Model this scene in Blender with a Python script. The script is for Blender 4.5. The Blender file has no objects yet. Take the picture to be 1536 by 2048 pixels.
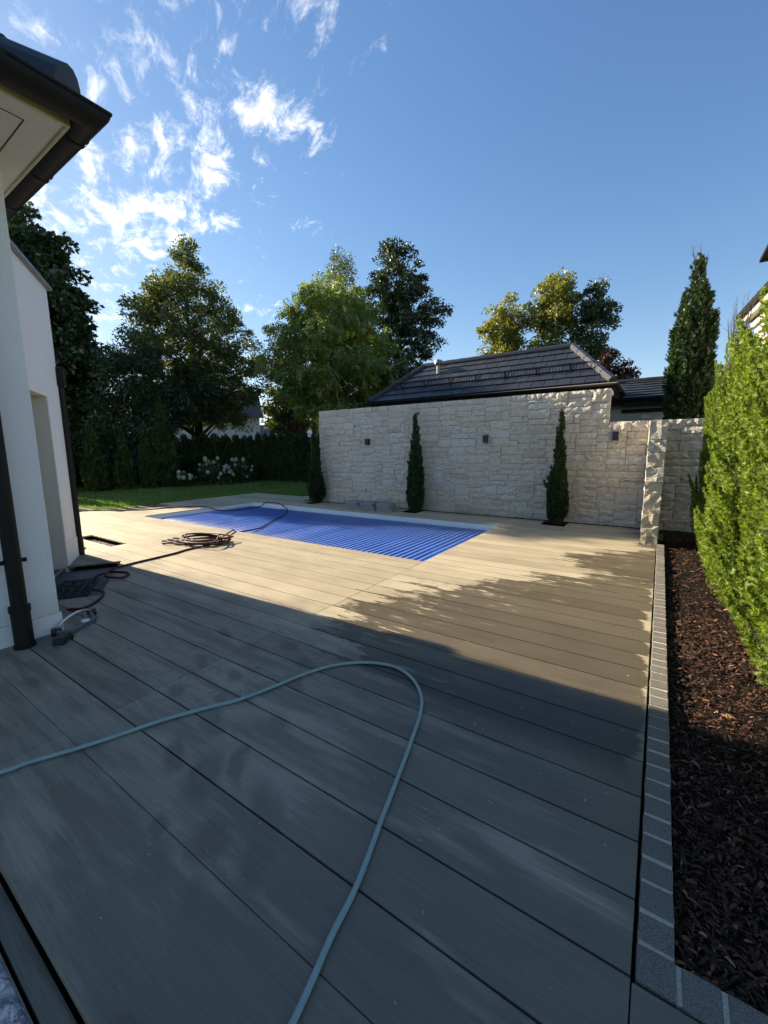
import bpy, math, random
import numpy as np
from mathutils import Vector, Matrix
random.seed(7); RNG = np.random.default_rng(7)
SC = bpy.context.scene; COL = SC.collection
R = math.radians

# ------------------------------------------------------------------ camera
cam = bpy.data.cameras.new('camera'); camo = bpy.data.objects.new('camera', cam); COL.objects.link(camo)
PITCH, ROLL, YAW = 0.149944, -0.0083631, 0.591634
fw = Vector((-math.sin(YAW)*math.cos(PITCH), math.cos(YAW)*math.cos(PITCH), -math.sin(PITCH)))
rt = Vector((math.cos(YAW), math.sin(YAW), 0)); up = rt.cross(fw)
r2 = math.cos(ROLL)*rt + math.sin(ROLL)*up; u2 = r2.cross(fw)
M = Matrix((( r2.x, u2.x, -fw.x, 0), (r2.y, u2.y, -fw.y, 0), (r2.z, u2.z, -fw.z, 1.55), (0, 0, 0, 1)))
camo.matrix_world = M
cam.sensor_width = 36; cam.sensor_fit = 'AUTO'; cam.lens = 818.75/2048*36
cam.clip_start = 0.05; cam.clip_end = 2000
SC.camera = camo

# ------------------------------------------------------------------ light
SUN_EL = 24.5; SUN_AZ = math.atan2(0.042, 1.0)       # light travels towards +X, slightly towards +Y
sun = bpy.data.lights.new('sun', 'SUN'); sun.energy = 3.2; sun.angle = R(0.55); sun.color = (1.0, 0.86, 0.66)
suno = bpy.data.objects.new('sun', sun); COL.objects.link(suno)
ldir = Vector((math.cos(R(SUN_EL))*math.cos(SUN_AZ), math.cos(R(SUN_EL))*math.sin(SUN_AZ), -math.sin(R(SUN_EL))))
suno.rotation_euler = ldir.to_track_quat('-Z', 'Y').to_euler()
EXPOSURE = 2.16
SC.view_settings.view_transform = 'Standard'; SC.view_settings.look = 'None'
SC.view_settings.exposure = EXPOSURE; SC.view_settings.gamma = 1; SC.view_settings.use_curve_mapping = False


class NT:
    """small helper to write node trees"""
    def __init__(s, tree): s.t = tree; s.t.nodes.clear()
    def n(s, typ, ins=None, **props):
        nd = s.t.nodes.new(typ)
        for k, v in props.items(): setattr(nd, k, v)
        for k, v in (ins or {}).items():
            if isinstance(v, bpy.types.NodeSocket): s.t.links.new(v, nd.inputs[k])
            else: nd.inputs[k].default_value = v
        return nd
    def m(s, op, a, b=0.0, c=0.0, clamp=False):
        return s.n('ShaderNodeMath', {0: a, 1: b, 2: c}, operation=op, use_clamp=clamp).outputs[0]
    def mad(s, a, b, c): return s.m('MULTIPLY_ADD', a, b, c)
    def step(s, x, a, b):
        return s.n('ShaderNodeMapRange', {0: x, 1: a, 2: b, 3: 0.0, 4: 1.0}, interpolation_type='SMOOTHSTEP').outputs[0]
    def noise(s, vec, scale=5.0, detail=4.0, rough=0.55, dist=0.0):
        return s.n('ShaderNodeTexNoise', {'Vector': vec, 'Scale': scale, 'Detail': detail, 'Roughness': rough, 'Distortion': dist}).outputs[0]
    def ramp(s, f, stops, interp='LINEAR'):
        nd = s.n('ShaderNodeValToRGB', {0: f}); e = nd.color_ramp.elements; nd.color_ramp.interpolation = interp
        while len(e) < len(stops): e.new(0.5)
        for el, (p, c) in zip(e, stops):
            el.position = p; el.color = (c, c, c, 1) if isinstance(c, (int, float)) else (*c, 1)
        return nd.outputs[0]
    def mix(s, f, a, b, bt='MIX'):
        nd = s.n('ShaderNodeMix', data_type='RGBA', blend_type=bt)
        for i, v in ((0, f), (6, a), (7, b)):
            if isinstance(v, bpy.types.NodeSocket): s.t.links.new(v, nd.inputs[i])
            elif i == 0: nd.inputs[0].default_value = v
            else: nd.inputs[i].default_value = (*v, 1) if len(v) == 3 else v
        return nd.outputs[2]
    def scale(s, vec, xyz):
        return s.n('ShaderNodeVectorMath', {0: vec, 1: xyz}, operation='MULTIPLY').outputs[0]
    def add(s, vec, w): return s.n('ShaderNodeVectorMath', {0: vec, 1: w}, operation='ADD').outputs[0]
    def sep(s, vec): return s.n('ShaderNodeSeparateXYZ', {0: vec}).outputs
    def comb(s, x=0.0, y=0.0, z=0.0): return s.n('ShaderNodeCombineXYZ', {0: x, 1: y, 2: z}).outputs[0]
    def bump(s, h, strength=0.5, dist=0.02): return s.n('ShaderNodeBump', {'Height': h, 'Strength': strength, 'Distance': dist}).outputs[0]


# ------------------------------------------------------------------ sky
world = bpy.data.worlds.new('World'); SC.world = world; world.use_nodes = True
w = NT(world.node_tree)
sky = w.n('ShaderNodeTexSky', sky_type='NISHITA', sun_disc=False, sun_elevation=R(SUN_EL),
          sun_rotation=math.atan2(-ldir.x, -ldir.y), altitude=300, air_density=1.0, dust_density=0.25, ozone_density=2.0)
dirv = w.n('ShaderNodeTexCoord').outputs['Generated']
dx, dy, dz = w.sep(dirv)
den = w.m('MAXIMUM', w.m('ADD', dz, 0.10), 0.02)
pl = w.comb(w.m('DIVIDE', dx, den), w.m('DIVIDE', dy, den), 0.0)
# thin broken clouds drift on the side of the sky towards the sun
rot = w.n('ShaderNodeVectorRotate', {'Vector': pl, 'Axis': (0, 0, 1), 'Angle': R(25)}, rotation_type='AXIS_ANGLE').outputs[0]
n_big = w.noise(w.scale(rot, (0.9, 1.2, 1)), 1.5, 2, 0.5, 0.0)
n_mid = w.noise(w.scale(rot, (1.0, 1.7, 1)), 7.4, 10, 0.66, 0.35)
tow = w.n('ShaderNodeVectorMath', {0: dirv, 1: (-0.80, 0.18, 0.57)}, operation='DOT_PRODUCT').outputs['Value']
cover = w.step(tow, 0.70, 0.99)
cl = w.m('ADD', w.m('MULTIPLY', n_big, 0.42), w.m('MULTIPLY', n_mid, 0.70))
cl = w.m('ADD', cl, w.m('MULTIPLY', cover, 0.17))
mask = w.step(cl, 0.705, 0.93)
mask = w.m('MULTIPLY', mask, w.step(cover, 0.12, 0.50))
mask = w.m('MULTIPLY', mask, w.step(dz, 0.10, 0.34))
mask = w.m('MULTIPLY', mask, 0.95)
SKY_STRENGTH = 0.060
hsv = w.n('ShaderNodeHueSaturation', {'Hue': 0.507, 'Saturation': 1.18, 'Value': 1.0, 'Color': sky.outputs[0]})
# a soft shoulder keeps the glare round the hidden sun from burning out
sh = w.n('ShaderNodeVectorMath', {0: hsv.outputs[0], 1: (0.09, 0.09, 0.09)}, operation='MULTIPLY').outputs[0]
sh = w.n('ShaderNodeVectorMath', {0: sh, 1: (1, 1, 1)}, operation='ADD').outputs[0]
tonem = w.n('ShaderNodeVectorMath', {0: hsv.outputs[0], 1: sh}, operation='DIVIDE').outputs[0]
b1 = w.n('ShaderNodeBackground', {'Color': tonem, 'Strength': SKY_STRENGTH})
b2 = w.n('ShaderNodeBackground', {'Color': (1.0, 0.97, 0.92, 1), 'Strength': 0.40})
mx = w.n('ShaderNodeMixShader', {0: mask, 1: b1.outputs[0], 2: b2.outputs[0]})
w.n('ShaderNodeOutputWorld', {0: mx.outputs[0]})


# ------------------------------------------------------------------ mesh helpers
class MB:
    def __init__(s): s.v = []; s.f = []
    def quad(s, *p):
        i = len(s.v); s.v += [tuple(q) for q in p]; s.f.append(tuple(range(i, i+len(p))))
    def prism(s, poly, z0, z1):
        n = len(poly); i = len(s.v)
        s.v += [(x, y, z0) for x, y in poly] + [(x, y, z1) for x, y in poly]
        s.f.append(tuple(i+n+k for k in range(n))); s.f.append(tuple(i+n-1-k for k in range(n)))
        for k in range(n):
            j = (k+1) % n; s.f.append((i+k, i+j, i+n+j, i+n+k))
        return s
    def box(s, x0, x1, y0, y1, z0, z1): return s.prism([(x0, y0), (x1, y0), (x1, y1), (x0, y1)], z0, z1)
    def obox(s, c, ax, ay, az):
        """box from its centre and three half axes"""
        c, ax, ay, az = map(Vector, (c, ax, ay, az)); i = len(s.v)
        for sz in (-1, 1):
            for sx, sy in ((-1, -1), (1, -1), (1, 1), (-1, 1)): s.v.append(tuple(c+ax*sx+ay*sy+az*sz))
        s.f += [(i+3, i+2, i+1, i), (i+4, i+5, i+6, i+7)] + [(i+k, i+(k+1) % 4, i+4+(k+1) % 4, i+4+k) for k in range(4)]
        return s
    def bar(s, a, b, wd, ht, upv=(0, 0, 1)):
        a, b = Vector(a), Vector(b); d = (b-a)/2; sd = d.cross(Vector(upv)).normalized(); uu = sd.cross(d).normalized()
        return s.obox((a+b)/2, d, sd*wd/2, uu*ht/2)
    def tube(s, pts, rad, seg=8, cap=True):
        pts = [Vector(p) for p in pts]; n = len(pts)
        rad = rad if hasattr(rad, '__len__') else [rad]*n
        i0 = len(s.v); prev = None
        for k in range(n):
            d = (pts[min(k+1, n-1)]-pts[max(k-1, 0)]).normalized()
            if prev is None: a = d.orthogonal().normalized()
            else:
                a = prev - d*prev.dot(d)
                a = a.normalized() if a.length > 1e-6 else d.orthogonal().normalized()
            prev = a; b = d.cross(a)
            for q in range(seg):
                t = 2*math.pi*q/seg; s.v.append(tuple(pts[k]+(a*math.cos(t)+b*math.sin(t))*rad[k]))
        for k in range(n-1):
            for q in range(seg):
                q2 = (q+1) % seg; s.f.append((i0+k*seg+q, i0+k*seg+q2, i0+(k+1)*seg+q2, i0+(k+1)*seg+q))
        if cap:
            s.f.append(tuple(i0+seg-1-q for q in range(seg))); s.f.append(tuple(i0+(n-1)*seg+q for q in range(seg)))
        return s
    def cyl(s, x, y, z0, z1, r, seg=20): return s.tube([(x, y, z0), (x, y, z1)], r, seg)
    def mesh(s, name, smooth=False):
        me = bpy.data.meshes.new(name); me.from_pydata(s.v, [], s.f); me.update()
        if smooth: me.shade_smooth()
        return me
    def build(s, name, mat, parent=None, smooth=False, bevel=0.0, mats=None):
        return obj(name, s.mesh(name, smooth), mat, parent, bevel)


def obj(name, me, mat=None, parent=None, bevel=0.0):
    if mat is not None and len(me.materials) == 0: me.materials.append(mat)
    o = bpy.data.objects.new(name, me); COL.objects.link(o)
    if parent is not None: o.parent = parent
    if bevel:
        b = o.modifiers.new('bevel', 'BEVEL'); b.width = bevel; b.segments = 2; b.limit_method = 'ANGLE'
    return o
def arr_mesh(name, v, f, mat=None, smooth=False):
    """mesh from numpy arrays: v (N,3), f (M,3) or (M,4)"""
    me = bpy.data.meshes.new(name); v = np.ascontiguousarray(v, np.float32); f = np.ascontiguousarray(f, np.int32); k = f.shape[1]
    me.vertices.add(len(v)); me.vertices.foreach_set('co', v.ravel())
    me.loops.add(f.size); me.loops.foreach_set('vertex_index', f.ravel())
    me.polygons.add(len(f)); me.polygons.foreach_set('loop_start', np.arange(0, f.size, k, dtype=np.int32))
    me.update(calc_edges=True)
    if smooth: me.shade_smooth()
    if mat: me.materials.append(mat)
    return me
def tag(o, label=None, cat=None, group=None, kind=None):
    if label: o['label'] = label
    if cat: o['category'] = cat
    if group: o['group'] = group
    if kind: o['kind'] = kind
    return o
def empty(name, loc=(0, 0, 0), rz=0, label=None, cat=None, group=None, kind=None):
    o = bpy.data.objects.new(name, None); COL.objects.link(o); o.location = loc; o.rotation_euler = (0, 0, rz)
    o.empty_display_size = 0.2
    return tag(o, label, cat, group, kind)
def copy_tree(o, parent=None):
    c = o.copy(); COL.objects.link(c)
    if parent is not None: c.parent = parent
    for ch in o.children: copy_tree(ch, c)
    return c
def clip(poly, n, p0):
    """keep the part of a convex polygon where n.(p-p0) > 0"""
    out = []; N = len(poly); dd = [n[0]*(p[0]-p0[0])+n[1]*(p[1]-p0[1]) for p in poly]
    for i in range(N):
        a, b, da, db = poly[i], poly[(i+1) % N], dd[i], dd[(i+1) % N]
        if da >= 0: out.append(a)
        if (da > 0 > db) or (da < 0 < db):
            t = da/(da-db); out.append((a[0]+(b[0]-a[0])*t, a[1]+(b[1]-a[1])*t))
    return out
def catmull(pts, k=8):
    P = [Vector(p) for p in pts]; P = [2*P[0]-P[1]] + P + [2*P[-1]-P[-2]]; out = []
    for i in range(1, len(P)-2):
        for j in range(k):
            t = j/k; a, b, c, d = P[i-1:i+3]
            out.append(0.5*((2*b)+(c-a)*t+(2*a-5*b+4*c-d)*t*t+(3*b-a-3*c+d)*t**3))
    return out+[P[-2]]


# ------------------------------------------------------------------ materials
def mat(name):
    m = bpy.data.materials.new(name); m.use_nodes = True; return m, NT(m.node_tree)
def finish(t, col, rough=0.6, bump=None, spec=0.5, metal=0.0, **kw):
    ins = {'Base Color': (*col, 1) if isinstance(col, tuple) and len(col) == 3 else col, 'Roughness': rough, 'Metallic': metal, 'Specular IOR Level': spec}
    if bump is not None: ins['Normal'] = bump
    ins.update(kw)
    p = t.n('ShaderNodeBsdfPrincipled', ins); t.n('ShaderNodeOutputMaterial', {0: p.outputs[0]}); return p
def rnd(t):
    """0..1, differs from object to object and from loose piece to loose piece"""
    a = t.n('ShaderNodeObjectInfo').outputs['Random']; b = t.n('ShaderNodeNewGeometry').outputs['Random Per Island']
    return t.m('FRACT', t.m('ADD', a, b))
def pos(t): return t.n('ShaderNodeNewGeometry').outputs['Position']
def oco(t): return t.n('ShaderNodeTexCoord').outputs['Object']

def simple(name, col, rough=0.6, var=0.12, scale=8.0, bump=0.0, bscale=60.0, metal=0.0, spec=0.5):
    m, t = mat(name); p = oco(t)
    f = t.noise(p, scale, 5, 0.6)
    c = t.mix(f, tuple(x*(1-var*2) for x in col), tuple(min(1, x*(1+var*1.6)) for x in col))
    b = t.bump(t.noise(p, bscale, 4, 0.6), bump, 0.01) if bump else None
    finish(t, c, t.mad(f, 0.2, rough-0.1), b, spec, metal); return m

GAP0, PITCHB = 0.217, 0.2525
def deck_material():
    m, t = mat('deck_board_composite'); P = pos(t); x, y, z = t.sep(P)
    ob = t.n('ShaderNodeObjectInfo').outputs['Random']
    row = t.m('FLOOR', t.m('DIVIDE', t.m('SUBTRACT', y, GAP0), PITCHB))
    # embossed grain runs along the boards
    gv = t.comb(t.m('MULTIPLY', x, 1.6), t.m('MULTIPLY', y, 90.0), t.m('MULTIPLY', row, 3.7))
    wob = t.noise(t.comb(t.m('MULTIPLY', x, 1.1), t.m('MULTIPLY', y, 4.0), row), 1.0, 2, 0.5)
    gv2 = t.add(gv, t.comb(0.0, t.m('MULTIPLY', wob, 14.0), 0.0))
    grain = t.noise(gv2, 1.0, 4, 0.62)
    fine = t.noise(t.scale(P, (2.2, 210, 1)), 1.0, 3, 0.6)
    blot = t.noise(t.scale(P, (1.2, 2.6, 1)), 1.3, 5, 0.6)
    speck = t.noise(P, 230, 2, 0.6)
    tone = t.m('ADD', t.m('MULTIPLY', grain, 0.36), t.m('ADD', t.m('MULTIPLY', blot, 0.50), t.m('MULTIPLY', t.m('SUBTRACT', ob, 0.25), 0.24)))
    dry = t.ramp(tone, [(0.30, (0.32, 0.266, 0.172)), (0.52, (0.42, 0.355, 0.236)), (0.75, (0.51, 0.435, 0.298))])
    # house shade painted into the board colour, darker where the wing's shadow lies
    shade_zone = t.step(t.m('ADD', y, t.m('MULTIPLY', t.m('SUBTRACT', blot, 0.5), 0.9)), 3.0, 2.3)
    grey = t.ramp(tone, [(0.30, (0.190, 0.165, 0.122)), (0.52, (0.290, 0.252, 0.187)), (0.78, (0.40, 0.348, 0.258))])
    base = t.mix(shade_zone, dry, grey)
    # wet area along the kerb; its edge jumps from board to board
    yn = t.n('ShaderNodeMapRange', {0: y, 1: 2.0, 2: 7.5, 3: 0.0, 4: 1.0}).outputs[0]
    def st(yy, xx): return ((yy-2.0)/5.5, (xx+3.0)/4.0)
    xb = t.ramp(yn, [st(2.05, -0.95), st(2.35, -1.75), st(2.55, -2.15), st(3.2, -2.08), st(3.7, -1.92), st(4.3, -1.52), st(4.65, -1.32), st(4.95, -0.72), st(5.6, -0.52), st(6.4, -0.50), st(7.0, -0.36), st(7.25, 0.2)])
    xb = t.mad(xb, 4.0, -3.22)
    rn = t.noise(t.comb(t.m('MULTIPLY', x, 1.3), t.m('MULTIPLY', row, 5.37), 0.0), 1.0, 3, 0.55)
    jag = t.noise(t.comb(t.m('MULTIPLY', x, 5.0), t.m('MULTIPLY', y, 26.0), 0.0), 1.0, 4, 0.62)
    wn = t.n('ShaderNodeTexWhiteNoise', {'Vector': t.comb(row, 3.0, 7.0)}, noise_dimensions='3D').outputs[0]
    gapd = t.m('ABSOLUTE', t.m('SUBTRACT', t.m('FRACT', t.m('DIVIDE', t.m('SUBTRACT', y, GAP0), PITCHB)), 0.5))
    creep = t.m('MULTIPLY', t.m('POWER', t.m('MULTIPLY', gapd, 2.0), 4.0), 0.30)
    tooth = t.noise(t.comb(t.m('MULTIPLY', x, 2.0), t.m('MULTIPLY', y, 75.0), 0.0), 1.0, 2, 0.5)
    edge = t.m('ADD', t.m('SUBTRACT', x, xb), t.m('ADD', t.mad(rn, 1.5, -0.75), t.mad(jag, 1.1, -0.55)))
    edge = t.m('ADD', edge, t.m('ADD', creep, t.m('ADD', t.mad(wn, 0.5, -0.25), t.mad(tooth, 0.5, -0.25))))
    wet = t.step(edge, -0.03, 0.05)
    rn2 = t.noise(t.comb(t.m('MULTIPLY', row, 3.1), t.m('MULTIPLY', y, 2.0), 4.0), 1.0, 1, 0.5)
    bow = t.m('FRACT', t.m('DIVIDE', t.m('SUBTRACT', y, GAP0), PITCHB)); bow = t.m('ABSOLUTE', t.m('SUBTRACT', bow, 0.45))
    rightdry = t.step(t.m('ADD', x, t.m('ADD', t.mad(rn2, 0.22, t.mad(jag, 0.10, -0.185)), t.m('MULTIPLY', t.m('MULTIPLY', t.m('MULTIPLY', bow, bow), rn2), 0.30))), 0.035, 0.0)
    rightdry = t.m('MAXIMUM', rightdry, t.step(y, 5.0, 5.6))
    wet = t.m('MULTIPLY', wet, rightdry)
    patch = t.noise(t.scale(P, (2.4, 16, 1)), 1.0, 6, 0.70)
    wet = t.m('MULTIPLY', wet, t.m('SUBTRACT', 1.0, t.m('MULTIPLY', t.step(patch, 0.57, 0.63), t.step(edge, 1.15, 0.35))))
    wet = t.m('MULTIPLY', wet, t.step(y, 2.0, 2.3))
    # soft-edged drip marks and puddle rims on the near boards
    pv = t.comb(t.m('ADD', x, t.mad(t.noise(P, 4.0, 4, 0.6), 0.26, -0.13)), t.m('ADD', y, t.mad(t.noise(t.add(P, (7, 3, 0)), 4.0, 4, 0.6), 0.20, -0.10)), 0.0)
    spots = None
    for cx, cy, rx, ry, a in SPOTS:
        d = t.n('ShaderNodeVectorMath', {0: t.n('ShaderNodeVectorRotate', {'Vector': pv, 'Center': (cx, cy, 0), 'Angle': a}, rotation_type='Z_AXIS').outputs[0], 1: (cx, cy, 0)}, operation='SUBTRACT').outputs[0]
        l = t.n('ShaderNodeVectorMath', {0: t.scale(d, (1/rx, 1/ry, 1))}, operation='LENGTH').outputs['Value']
        k = t.step(l, 1.55, 0.25)
        ring = t.mad(t.step(l, 0.7, 0.2), -0.15, 0.9)
        k = t.m('MULTIPLY', k, ring)
        spots = k if spots is None else t.m('MAXIMUM', spots, k)
    web = t.noise(t.scale(P, (3.2, 5.0, 1)), 1.0, 3, 0.55, 0.8)
    web = t.step(t.m('ABSOLUTE', t.m('SUBTRACT', web, 0.5)), 0.022, 0.004)
    webz = t.m('MULTIPLY', t.step(x, -4.2, -3.2), t.m('MULTIPLY', t.step(x, -1.4, -2.0), t.m('MULTIPLY', t.step(y, 1.0, 1.4), t.step(y, 2.9, 2.4))))
    damp_shade = t.m('MAXIMUM', spots, t.m('MULTIPLY', t.m('MULTIPLY', web, webz), 0.6))
    streak = t.noise(t.scale(P, (0.9, 6.0, 1)), 1.0, 4, 0.6)
    side = t.mad(t.step(x, -1.6, -0.7), 0.17, t.m('MULTIPLY', t.step(y, 1.1, 0.6), 0.05))
    damp_shade = t.m('MAXIMUM', damp_shade, t.m('MULTIPLY', t.m('MULTIPLY', t.step(t.m('ADD', streak, side), 0.44, 0.64), shade_zone), 0.72))  # besides the drip marks, streaks deepen the painted shade, most at the near right
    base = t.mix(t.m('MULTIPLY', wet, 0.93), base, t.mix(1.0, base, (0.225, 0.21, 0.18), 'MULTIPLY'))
    base = t.mix(damp_shade, base, t.mix(1.0, base, (0.37, 0.36, 0.345), 'MULTIPLY'))
    base = t.mix(t.step(fine, 0.42, 0.66), t.mix(1.0, base, (0.91, 0.91, 0.91), 'MULTIPLY'), t.mix(1.0, base, (1.05, 1.05, 1.05), 'MULTIPLY'))
    dust = t.m('MULTIPLY', t.step(t.noise(P, 120, 3, 0.7), 0.69, 0.76), 0.25)
    base = t.mix(dust, base, (0.42, 0.40, 0.36))
    rough = t.m('SUBTRACT', t.mad(blot, 0.18, 0.50), t.m('MAXIMUM', t.m('MULTIPLY', wet, 0.26), t.m('MULTIPLY', damp_shade, 0.18)))
    hgt = t.m('ADD', t.m('MULTIPLY', grain, 0.8), t.m('ADD', t.m('MULTIPLY', fine, 0.35), t.m('MULTIPLY', speck, 0.12)))
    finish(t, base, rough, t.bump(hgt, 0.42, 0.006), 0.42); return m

SPOTS = [(-1.72, .98, .20, .10, .75), (-1.28, .98, .22, .07, .65), (-2.75, 1.62, .12, .05, .3), (-2.05, 2.02, .14, .05, .35), (-1.48, 0.60, .14, .07, .8), (-2.52, 1.30, .10, .06, .5), (-2.03, 1.22, .11, .06, .5), (-1.72, 1.42, .10, .07, .6), (-2.35, 1.62, .09, .05, .4), (-2.62, 1.92, .12, .06, .2), (-2.35, 2.12, .13, .05, .3),
         (-1.95, 1.80, .10, .05, .5), (-1.98, 0.98, .12, .06, .7), (-1.42, 0.80, .13, .09, .7), (-1.62, 0.68, .08, .05, .6), (-1.15, 0.86, .16, .10, .5),
         (-1.25, 0.62, .12, .07, .8), (-2.20, 1.42, .09, .05, .5), (-3.0, 2.0, .14, .06, .2), (-1.62, 1.12, .16, .05, .7)]

def stone_material():
    m, t = mat('split_limestone'); p = pos(t); r = rnd(t)
    base = t.ramp(r, [(0.0, (0.71, 0.62, 0.49)), (0.2, (0.77, 0.69, 0.55)), (0.4, (0.73, 0.67, 0.57)), (0.55, (0.80, 0.72, 0.58)), (0.72, (0.71, 0.62, 0.49)), (0.88, (0.76, 0.73, 0.67)), (1.0, (0.66, 0.55, 0.41))])
    n1 = t.noise(p, 9, 6, 0.65, 0.5); n2 = t.noise(p, 60, 4, 0.65)
    base = t.mix(t.m('MULTIPLY', t.step(n1, 0.58, 0.76), 0.4), base, (0.55, 0.43, 0.28))
    base = t.mix(t.m('MULTIPLY', t.step(n1, 0.46, 0.30), 0.45), base, (0.74, 0.71, 0.66))
    base = t.mix(t.m('MULTIPLY', n2, 0.35), base, t.mix(1.0, base, (0.72, 0.70, 0.68), 'MULTIPLY'))
    q = t.n('ShaderNodeVectorRotate', {'Vector': p, 'Axis': (0, 1, 0), 'Angle': 0.5}, rotation_type='AXIS_ANGLE').outputs[0]
    flake = t.noise(t.add(t.scale(q, (9, 9, 22)), t.comb(t.m('MULTIPLY', r, 40.0), 0.0, 0.0)), 1.0, 6, 0.62, 1.2)
    h = t.m('ADD', flake, t.m('MULTIPLY', n2, 0.12))
    finish(t, base, 0.88, t.bump(h, 1.0, 0.08), 0.2); return m

def leaf_material(name, cols, transl=0.35, gloss=0.06, tcol=None):
    m, t = mat(name); r = t.n('ShaderNodeNewGeometry').outputs['Random Per Island']
    n = len(cols); c = t.ramp(r, [(i/(n-1), q) for i, q in enumerate(cols)])
    big = t.noise(pos(t), 0.9, 2, 0.5)
    c = t.mix(t.step(big, 0.35, 0.7), t.mix(1.0, c, (0.78, 0.82, 0.75), 'MULTIPLY'), c)
    d = t.n('ShaderNodeBsdfDiffuse', {0: c})
    tc = t.mix(1.0, c, tcol or (1.5, 1.45, 0.55), 'MULTIPLY')
    tr = t.n('ShaderNodeBsdfTranslucent', {0: tc})
    mxs = t.n('ShaderNodeMixShader', {0: transl, 1: d.outputs[0], 2: tr.outputs[0]})
    g = t.n('ShaderNodeBsdfGlossy', {0: (1, 1, 1, 1), 'Roughness': 0.42})
    fr = t.n('ShaderNodeMixShader', {0: gloss, 1: mxs.outputs[0], 2: g.outputs[0]})
    t.n('ShaderNodeOutputMaterial', {0: fr.outputs[0]}); return m

def bark_material(name, col):
    m, t = mat(name); p = pos(t)
    f = t.noise(t.scale(p, (14, 14, 3)), 1.0, 5, 0.65)
    finish(t, t.mix(f, tuple(x*.5 for x in col), tuple(x*1.4 for x in col)), 0.9, t.bump(f, 0.6, 0.03), 0.2); return m

def render_wall_material():
    m, t = mat('white_render'); p = pos(t)
    big = t.noise(t.scale(p, (1, 1, 0.35)), 1.6, 5, 0.6); g = t.noise(p, 95, 4, 0.7); g2 = t.noise(p, 34, 3, 0.6)
    c = t.mix(big, (0.76, 0.765, 0.76), (0.85, 0.855, 0.85))
    z = t.sep(p)[2]
    stain = t.m('MULTIPLY', t.step(t.m('ADD', z, t.m('MULTIPLY', t.m('SUBTRACT', big, 0.5), 0.5)), 0.42, 0.12), 0.3)
    c = t.mix(stain, c, (0.42, 0.40, 0.36))
    finish(t, c, 0.9, t.bump(t.m('ADD', g, t.m('MULTIPLY', g2, 0.8)), 0.55, 0.012), 0.2); return m

def roof_tile_material():
    m, t = mat('dark_roof_tile'); p = pos(t); r = rnd(t)
    f = t.noise(p, 7, 5, 0.6)
    c = t.mix(t.m('MULTIPLY_ADD', r, 0.5, t.m('MULTIPLY', f, 0.5)), (0.015, 0.018, 0.024), (0.036, 0.042, 0.054))
    finish(t, c, t.mad(f, 0.22, 0.36), t.bump(t.noise(p, 130, 3, 0.6), 0.15, 0.004), 0.4); return m

def slat_material():
    m, t = mat('blue_pool_cover_slat'); p = pos(t); x, y, z = t.sep(p); r = rnd(t)
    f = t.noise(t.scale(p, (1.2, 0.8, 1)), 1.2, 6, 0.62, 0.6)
    glaref = t.m('MULTIPLY', t.step(f, 0.42, 0.75), t.mad(t.step(x, -4.6, -7.0), 0.30, 0.06))  # sky glare painted on as a paler haze towards the left end
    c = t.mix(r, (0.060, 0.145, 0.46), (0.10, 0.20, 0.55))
    c = t.mix(glaref, c, (0.34, 0.44, 0.72))
    sp = t.step(t.noise(p, 70, 3, 0.7), 0.66, 0.74)
    c = t.mix(t.m('MULTIPLY', sp, 0.18), c, (0.5, 0.55, 0.65))
    finish(t, c, t.mad(f, 0.25, 0.22), None, 0.5); return m

def granite_material():
    m, t = mat('grey_granite'); p = pos(t); r = rnd(t)
    s1 = t.noise(p, 260, 3, 0.7); s2 = t.noise(p, 24, 4, 0.6)
    c = t.ramp(s1, [(0.30, (0.055, 0.05, 0.042)), (0.5, (0.165, 0.15, 0.125)), (0.70, (0.39, 0.355, 0.30))])
    c = t.mix(t.m('MULTIPLY', t.m('ADD', s2, r), 0.35), c, (0.12, 0.112, 0.10))
    finish(t, c, 0.75, t.bump(t.m('ADD', s2, s1), 0.5, 0.006), 0.35); return m

def ground_material(name, c1, c2, c3, sc, bump):
    m, t = mat(name); p = pos(t); a = t.noise(p, sc, 6, 0.65); b = t.noise(p, sc*0.07, 4, 0.55)
    c = t.ramp(a, [(0.3, c1), (0.5, c2), (0.75, c3)]); c = t.mix(t.m('MULTIPLY', b, 0.5), c, c1)
    finish(t, c, 0.95, t.bump(a, bump, 0.03), 0.1); return m

def chip_material():
    m, t = mat('bark_chip'); r = rnd(t)
    c = t.ramp(r, [(0.0, (0.022, 0.013, 0.009)), (0.55, (0.046, 0.025, 0.016)), (0.80, (0.085, 0.040, 0.023)), (0.93, (0.15, 0.066, 0.036)), (1.0, (0.30, 0.17, 0.09))])
    finish(t, c, 0.8, None, 0.25); return m

def foil_material():
    m, t = mat('crinkled_silver_foil'); p = pos(t)
    f = t.noise(t.scale(p, (30, 30, 30)), 1.0, 7, 0.75, 1.5); g = t.step(t.noise(p, 26, 7, 0.72, 1.0), 0.36, 0.62)
    finish(t, t.mix(g, (0.20, 0.21, 0.27), (0.95, 0.96, 1.0)), t.mad(g, 0.3, 0.25), t.bump(f, 1.0, 0.03), 0.5, 0.35); return m

def concrete(name, a, b, rough=0.85):
    m, t = mat(name); p = pos(t); f = t.noise(p, 18, 6, 0.65); s = t.noise(p, 200, 3, 0.6)
    finish(t, t.mix(t.m('MULTIPLY_ADD', s, 0.4, t.m('MULTIPLY', f, 0.6)), a, b), rough, t.bump(t.m('ADD', f, s), 0.35, 0.006), 0.3); return m

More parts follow.
